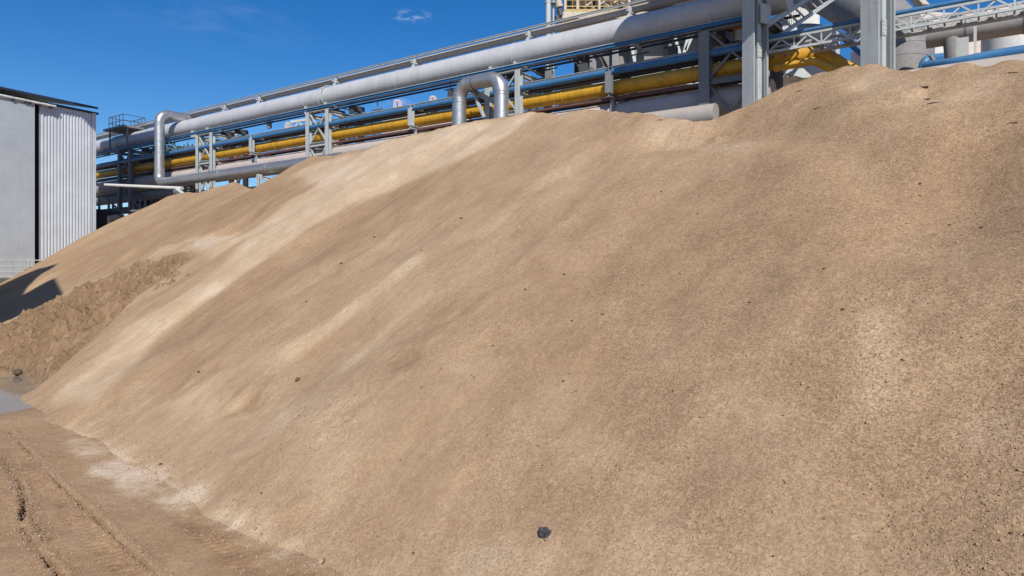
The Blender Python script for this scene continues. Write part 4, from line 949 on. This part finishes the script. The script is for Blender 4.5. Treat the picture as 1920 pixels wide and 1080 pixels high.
# right-hand background
zc = 44
p_ = UP(1496, 20, zc); t = thing('ribbed_silo', 'pale ribbed silo above the lattice truss between the two columns', 'silo', Vector((p_.x, zc, 0)))
rad = 36/F*zc; m = MB(); prof = []
for k in range(120):
    a_ = 2*math.pi*k/120; rr = rad + (.04 if k % 2 else 0); prof.append((math.cos(a_)*rr, math.sin(a_)*rr))
zt_ = CH+(HZ-18)/F*zc; vs = [(p_.x+x_, zc+y_, z_) for z_ in (0, zt_) for x_, y_ in prof]
m.add(vs, [(k, (k+1)%120, 120+(k+1)%120, 120+k) for k in range(120)]+[tuple(range(120, 240))]); m.build('silo_shell', M['white'], t)
p_ = UP(1490, 50, 40); t = thing('dome_tank', 'low bluish tank with a shallow domed roof in front of the ribbed silo', 'tank', Vector((p_.x, 40, 0)))
rad = 80/F*40; zt_ = CH+(HZ-66)/F*40
MB().tube([Vector((p_.x+.6, 41.5, 0)), Vector((p_.x+.6, 41.5, zt_))], rad, 40, caps=False).build('tank_wall', M['pipe_grey'], t)
dome = MB(); dome.tube([Vector((p_.x+.6, 41.5, zt_+.85*math.sin(a_))) for a_ in np.linspace(0, math.pi/2-.05, 8)], 1, 40, rs=[rad*math.cos(a_)+.01 for a_ in np.linspace(0, math.pi/2-.05, 8)]); dome.build('dome_roof', M['pipe_grey'], t)
t = thing('elbow_duct', 'huge grey duct curving down behind the right column', 'duct', UP(1690, 110, 33))
pts = fillet([UP(1330, -95, 47), UP(1560, -15, 38), UP(1650, 35, 33.5), UP(1692, 85, 31.5), UP(1694, 220, 31)], 3.0, 8)
MB().tube(pts, 1.3, 40).build('duct_shell', M['greywall'], t)  # darker grey puts the duct's shade into its base colour
for i in range(3, len(pts)-1, 2):
    d_ = (pts[i+1]-pts[i]).normalized() if i+1 < len(pts) else (pts[i]-pts[i-1]).normalized(); MB().tube([pts[i]-d_*.02, pts[i]+d_*.02], 1.315, 40).build('seam', M['midsteel'], t) if i < len(pts) else None
# blue strut diagonal behind the yellow bend
t = thing('blue_strut', 'pale blue diagonal box strut left of the right column', 'strut', UP(1600, 90, 30)); MB().bar(UP(1585, 70, 31), UP(1640, 118, 29), .35, .25).build('strut_body', M['blue'], t)
# hopper
def prism(name, pts, z0, z1, mat, parent):
    n = len(pts); vs = [UP(px, py, z0) for px, py in pts]; bk = [v+Vector((0, z1-z0, 0)) for v in vs]
    return MB().add(vs+bk, [tuple(range(n)), tuple(reversed(range(n, 2*n)))]+[(i, i+n, (i+1)%n+n, (i+1)%n) for i in range(n)]).build(name, mat, parent)
t = thing('hopper', 'white tapered hopper just right of the right column', 'hopper', UP(1720, 110, 31))
prism('hopper_body', [(1684,64),(1732,56),(1718,98),(1714,100)], 33.5, 36, M['white'], t)
MB().tube([UP(1716, 90, 32), UP(1714, 150, 32)], .38, 18).build('spout', M['pipe_grey'], t)
t = thing('white_wall', 'plain white plant wall behind the hopper', 'wall', UP(1760, 110, 44)); prism('wall_panel', [(1690,50),(1800,42),(1800,130),(1700,130)], 42, 44, M['white'], t)
dw = 3.2; t = thing('horizontal_duct', 'big grey dusty duct running right beneath the lattice truss', 'duct', RP(1735, 68, dw))
a_ = RP(1737, 68, dw); b_ = R(RS(1737, dw)-9, dw, a_.z-.05); MB().tube([a_, b_], .52, 32).build('duct_shell', M['dusty'], t)
for q in (1.4, 3.3): c_ = a_+(b_-a_).normalized()*q; d_ = (b_-a_).normalized(); MB().tube([c_-d_*.03, c_+d_*.03], .54, 32).build('seam', M['midsteel'], t)
a2 = a_+(b_-a_).normalized()*.9; MB().tube([a2, UP(1790, 118, a2.y-.4)], .34, 24).build('branch_duct', M['greywall'], t)
sp_ = RP(1805, 90, 1.8); t = thing('pipe_support', 'pale box post holding the big grey duct', 'post', Vector((sp_.x, sp_.y, 0))); MB().box(Vector((sp_.x, sp_.y, (RZ(1805,72,1.8))/2)), D*.2, NB*.15, Vector((0,0,RZ(1805,72,1.8)/2))).build('post', M['steel'], t)
MB().bar(Vector((sp_.x+.45, sp_.y, 3)), Vector((sp_.x+.5, sp_.y, RZ(1805,40,1.8))), .1).build('strap', M['steel'], t)
p_ = UP(1895, 50, 34); t = thing('white_tank', 'white cylindrical tank at the right edge under the big duct', 'tank', Vector((p_.x, 34, 0))); MB().tube([Vector((p_.x, 34, 0)), Vector((p_.x, 34, CH+(HZ-56)/F*34))], 1.25, 40).build('tank_shell', M['white'], t)
t = thing('curved_blue_pipe', 'thick dark blue pipe low at the right edge', 'pipe', RP(1815, 108, 1.0))
pts = fillet([UP(1735, 124, 26), RP(1800, 117, -.5), RP(1860, 104, -.5), RP(1990, 84, -.5)], 3, 6); MB().tube(pts, .2, 18).build('pipe_shell', M['blue'], t)
t = thing('small_blue_pipe', 'short blue pipe with a flange right of the hopper', 'pipe', UP(1740, 110, 30)); MB().tube(fillet([UP(1728, 140, 30), UP(1733, 112, 30), UP(1795, 106, 30.5)], .6, 6), .22, 16).build('pipe_shell', M['blue'], t)
MB().bar(UP(1744, 103, 29.5), UP(1758, 124, 29.5), .12).build('brace', M['midsteel'], t)
t = thing('plant_hall', 'pale pinkish plant hall behind the lattice truss at the upper right', 'industrial building', UP(1900, 300, 75))
prism('hall_wall', [(1722,20),(1776,24),(1850,22),(1850,16),(1960,4),(2200,-10),(2200,400),(1722,400)], 75, 90, M['pale'], t)
for px in range(1780, 1960, 34): BX('window', px, px+16, 30, 44, 74.9, 75.0-.02, M['darksteel'], t)
t = thing('ribbed_tower', 'white ribbed tower just right of the right column top', 'tower', UP(1688, 300, 56))
BX('tower_body', 1672, 1697, -60, 420, 56, 60, M['white'], t)
m = MB()
for px in range(1673, 1697, 4): a_ = UP(px, -60, 55.9); b_ = UP(px, 80, 55.9); m.bar(a_, b_, .09)
m.build('ribs', M['white'], t)
t = thing('overhead_beam', 'pale beam end hanging above the blue pipe at the top edge', 'beam', UP(1720, 0, 30)); MB().bar(UP(1700, -22, 30), UP(1733, 14, 29), .35, .3).build('beam_body', M['cream'], t)
t = thing('ribbed_shed', 'small white ribbed shed behind the crest right of the left column', 'shed', UP(1490, 150, 36))
BX('shed_wall', 1458, 1506, 131, 145, 36, 38, M['white'], t)
prism('shed_roof', [(1506,128),(1524,144),(1506,146),(1458,133),(1458,131)], 35.9, 38.2, M['steel'], t)
m = MB()
for px in range(1460, 1506, 4): m.bar(UP(px, 132, 35.95), UP(px, 144, 35.95), .05)
m.build('ribs', M['steel'], t)
# distant blast-furnace skyline through the rack
def lattice_tower(px, pytop, z, wpx, label, levels=6):
    c = UP(px, pytop, z); h = c.z; hw = wpx/F*z/2; t = thing('distant_tower', label, 'tower', Vector((c.x, z, 0)), 'hazy plant towers far behind the rack')
    m = MB()
    for i in (-1, 1):
        for j in (-1, 1): m.bar(Vector((c.x+i*hw, z+j*hw, 0)), Vector((c.x+i*hw*.6, z+j*hw*.6, h)), .9)
    for k in range(levels):
        f0 = k/levels; f1 = (k+1)/levels; w0 = hw*(1-.4*f0); w1 = hw*(1-.4*f1)
        for j in (-1, 1):
            m.bar(Vector((c.x-w0, z+j*w0, h*f0)), Vector((c.x+w1, z+j*w1, h*f1)), .5); m.bar(Vector((c.x+w0, z+j*w0, h*f0)), Vector((c.x-w1, z+j*w1, h*f1)), .5); m.bar(Vector((c.x-w1, z+j*w1, h*f1)), Vector((c.x+w1, z+j*w1, h*f1)), .7)
    m.build('frame', M['tower'], t)
    MB().box(Vector((c.x, z, h*.72)), (hw*.75,0,0), (0,hw*.75,0), (0,0,h*.06)).build('platform_block', M['tower'], t)
    MB().box(Vector((c.x+hw*.3, z, h*.9)), (hw*.45,0,0), (0,hw*.45,0), (0,0,h*.05)).build('head_block', M['tower'], t)
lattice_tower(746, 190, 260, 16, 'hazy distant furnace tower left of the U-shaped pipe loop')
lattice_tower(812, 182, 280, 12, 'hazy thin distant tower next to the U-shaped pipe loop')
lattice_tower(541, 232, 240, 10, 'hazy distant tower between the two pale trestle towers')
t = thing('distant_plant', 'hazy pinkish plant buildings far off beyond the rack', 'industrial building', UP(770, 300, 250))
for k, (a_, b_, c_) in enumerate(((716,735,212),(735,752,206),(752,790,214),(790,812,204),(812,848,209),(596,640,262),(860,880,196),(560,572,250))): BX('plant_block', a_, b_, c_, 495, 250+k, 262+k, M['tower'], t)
lad = thing('gantry', 'small pale gantry frame behind the blue pipe between the left towers', 'gantry', UP(560, 240, 58))
m = MB(); m.bar(UP(545, 229, 58), UP(578, 224, 58), .2); m.bar(UP(545, 229, 58), UP(545, 300, 58), .2); m.bar(UP(552, 240, 58), UP(560, 229, 58), .12); m.bar(UP(570, 238, 58), UP(560, 228, 58), .12); m.build('gantry_frame', M['steel'], lad)

# dark clutter beneath the rack at the left: low pipes, cross frames, lean-to roof
long_pipe('drain_pipe', 'shadowed pipe low under the rack beside the metal building', 'pipe', 230, 372, 1.0, .45, M['midsteel'], s0=RS(340,1.0), seg=20)
long_pipe('service_pipe', 'shadowed lower pipe under the rack near the ground', 'pipe', 230, 395, 2.0, .35, M['darksteel'], s0=RS(340,2.0), seg=18)
long_pipe('cable_duct', 'flat shaded cable duct beneath the yellow pipe at the left', 'duct', 230, 352, 2.2, .22, M['darksteel'], s0=RS(900,2.2), seg=8)
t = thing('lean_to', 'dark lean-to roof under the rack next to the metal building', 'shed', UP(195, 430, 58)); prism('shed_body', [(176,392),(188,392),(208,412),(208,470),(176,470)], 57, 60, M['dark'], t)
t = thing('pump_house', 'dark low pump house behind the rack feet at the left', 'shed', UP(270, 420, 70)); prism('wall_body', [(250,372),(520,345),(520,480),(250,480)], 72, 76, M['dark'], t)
fr = thing('braced_frame', 'dark cross-braced frame under the rack beside the metal building', 'frame', UP(215, 430, 60)); m = MB()
for px in (186, 204, 212, 222, 250, 262, 272): m.bar(UP(px, 370, 62), UP(px, 460, 62), .16)
for a_, b_ in (((204,440),(228,405)), ((215,385),(230,410)), ((245,370),(275,405)), ((180,400),(290,392))): m.bar(UP(*a_, 61.8), UP(*b_, 61.8), .13)
m.build('frame_bars', M['midsteel'], fr)
# trees beyond the rack on the left
def tree(px, pytop, z, h, wd, label, seed):
    rg = random.Random(seed); c = UP(px, pytop, z); base_ = Vector((c.x, z, 0)); t = thing('leafy_tree', label, 'tree', base_, 'dark trees behind the rack')
    m = MB(); m.tube([base_, base_+Vector((.2,0,c.z*.5)), base_+Vector((.1,0,c.z*.85))], .3, 8, rs=[.35, .25, .1])
    for k in range(7): a_ = rg.uniform(0, 6.28); m.tube([base_+Vector((.15,0,c.z*rg.uniform(.4,.7))), base_+Vector((math.cos(a_)*wd*.6, math.sin(a_)*wd*.6, c.z*rg.uniform(.7,.95)))], .1, 5)
    m.build('trunk', M['brown'], t); m = MB()
    cl = [Vector((rg.gauss(0,.42)*wd, rg.gauss(0,.42)*wd, c.z-h/2+rg.uniform(-.5,.45)*h)) for _ in range(26)]
    for q in cl:
        for _ in range(90):
            p_ = base_+q+Vector((rg.gauss(0,.5), rg.gauss(0,.5), rg.gauss(0,.4))); a_ = Vector((rg.uniform(-1,1), rg.uniform(-1,1), rg.uniform(-1,1))).normalized()*.16; b_ = a_.orthogonal().normalized()*.11
            m.add([p_-a_, p_-b_, p_+a_, p_+b_], [(0,1,2,3)])
    m.build('crown', M['leaf'], t)
tree(358, 262, 84, 6.5, 3.2, 'dark leafy tree seen right of the silver riser under the fat pipe', 1)
tree(325, 272, 86, 6, 3.0, 'darker leafy tree hidden behind the silver riser pipe', 2)
tree(285, 285, 88, 6, 3.0, 'dark tree crown left of the silver riser, lowest of the row', 3)
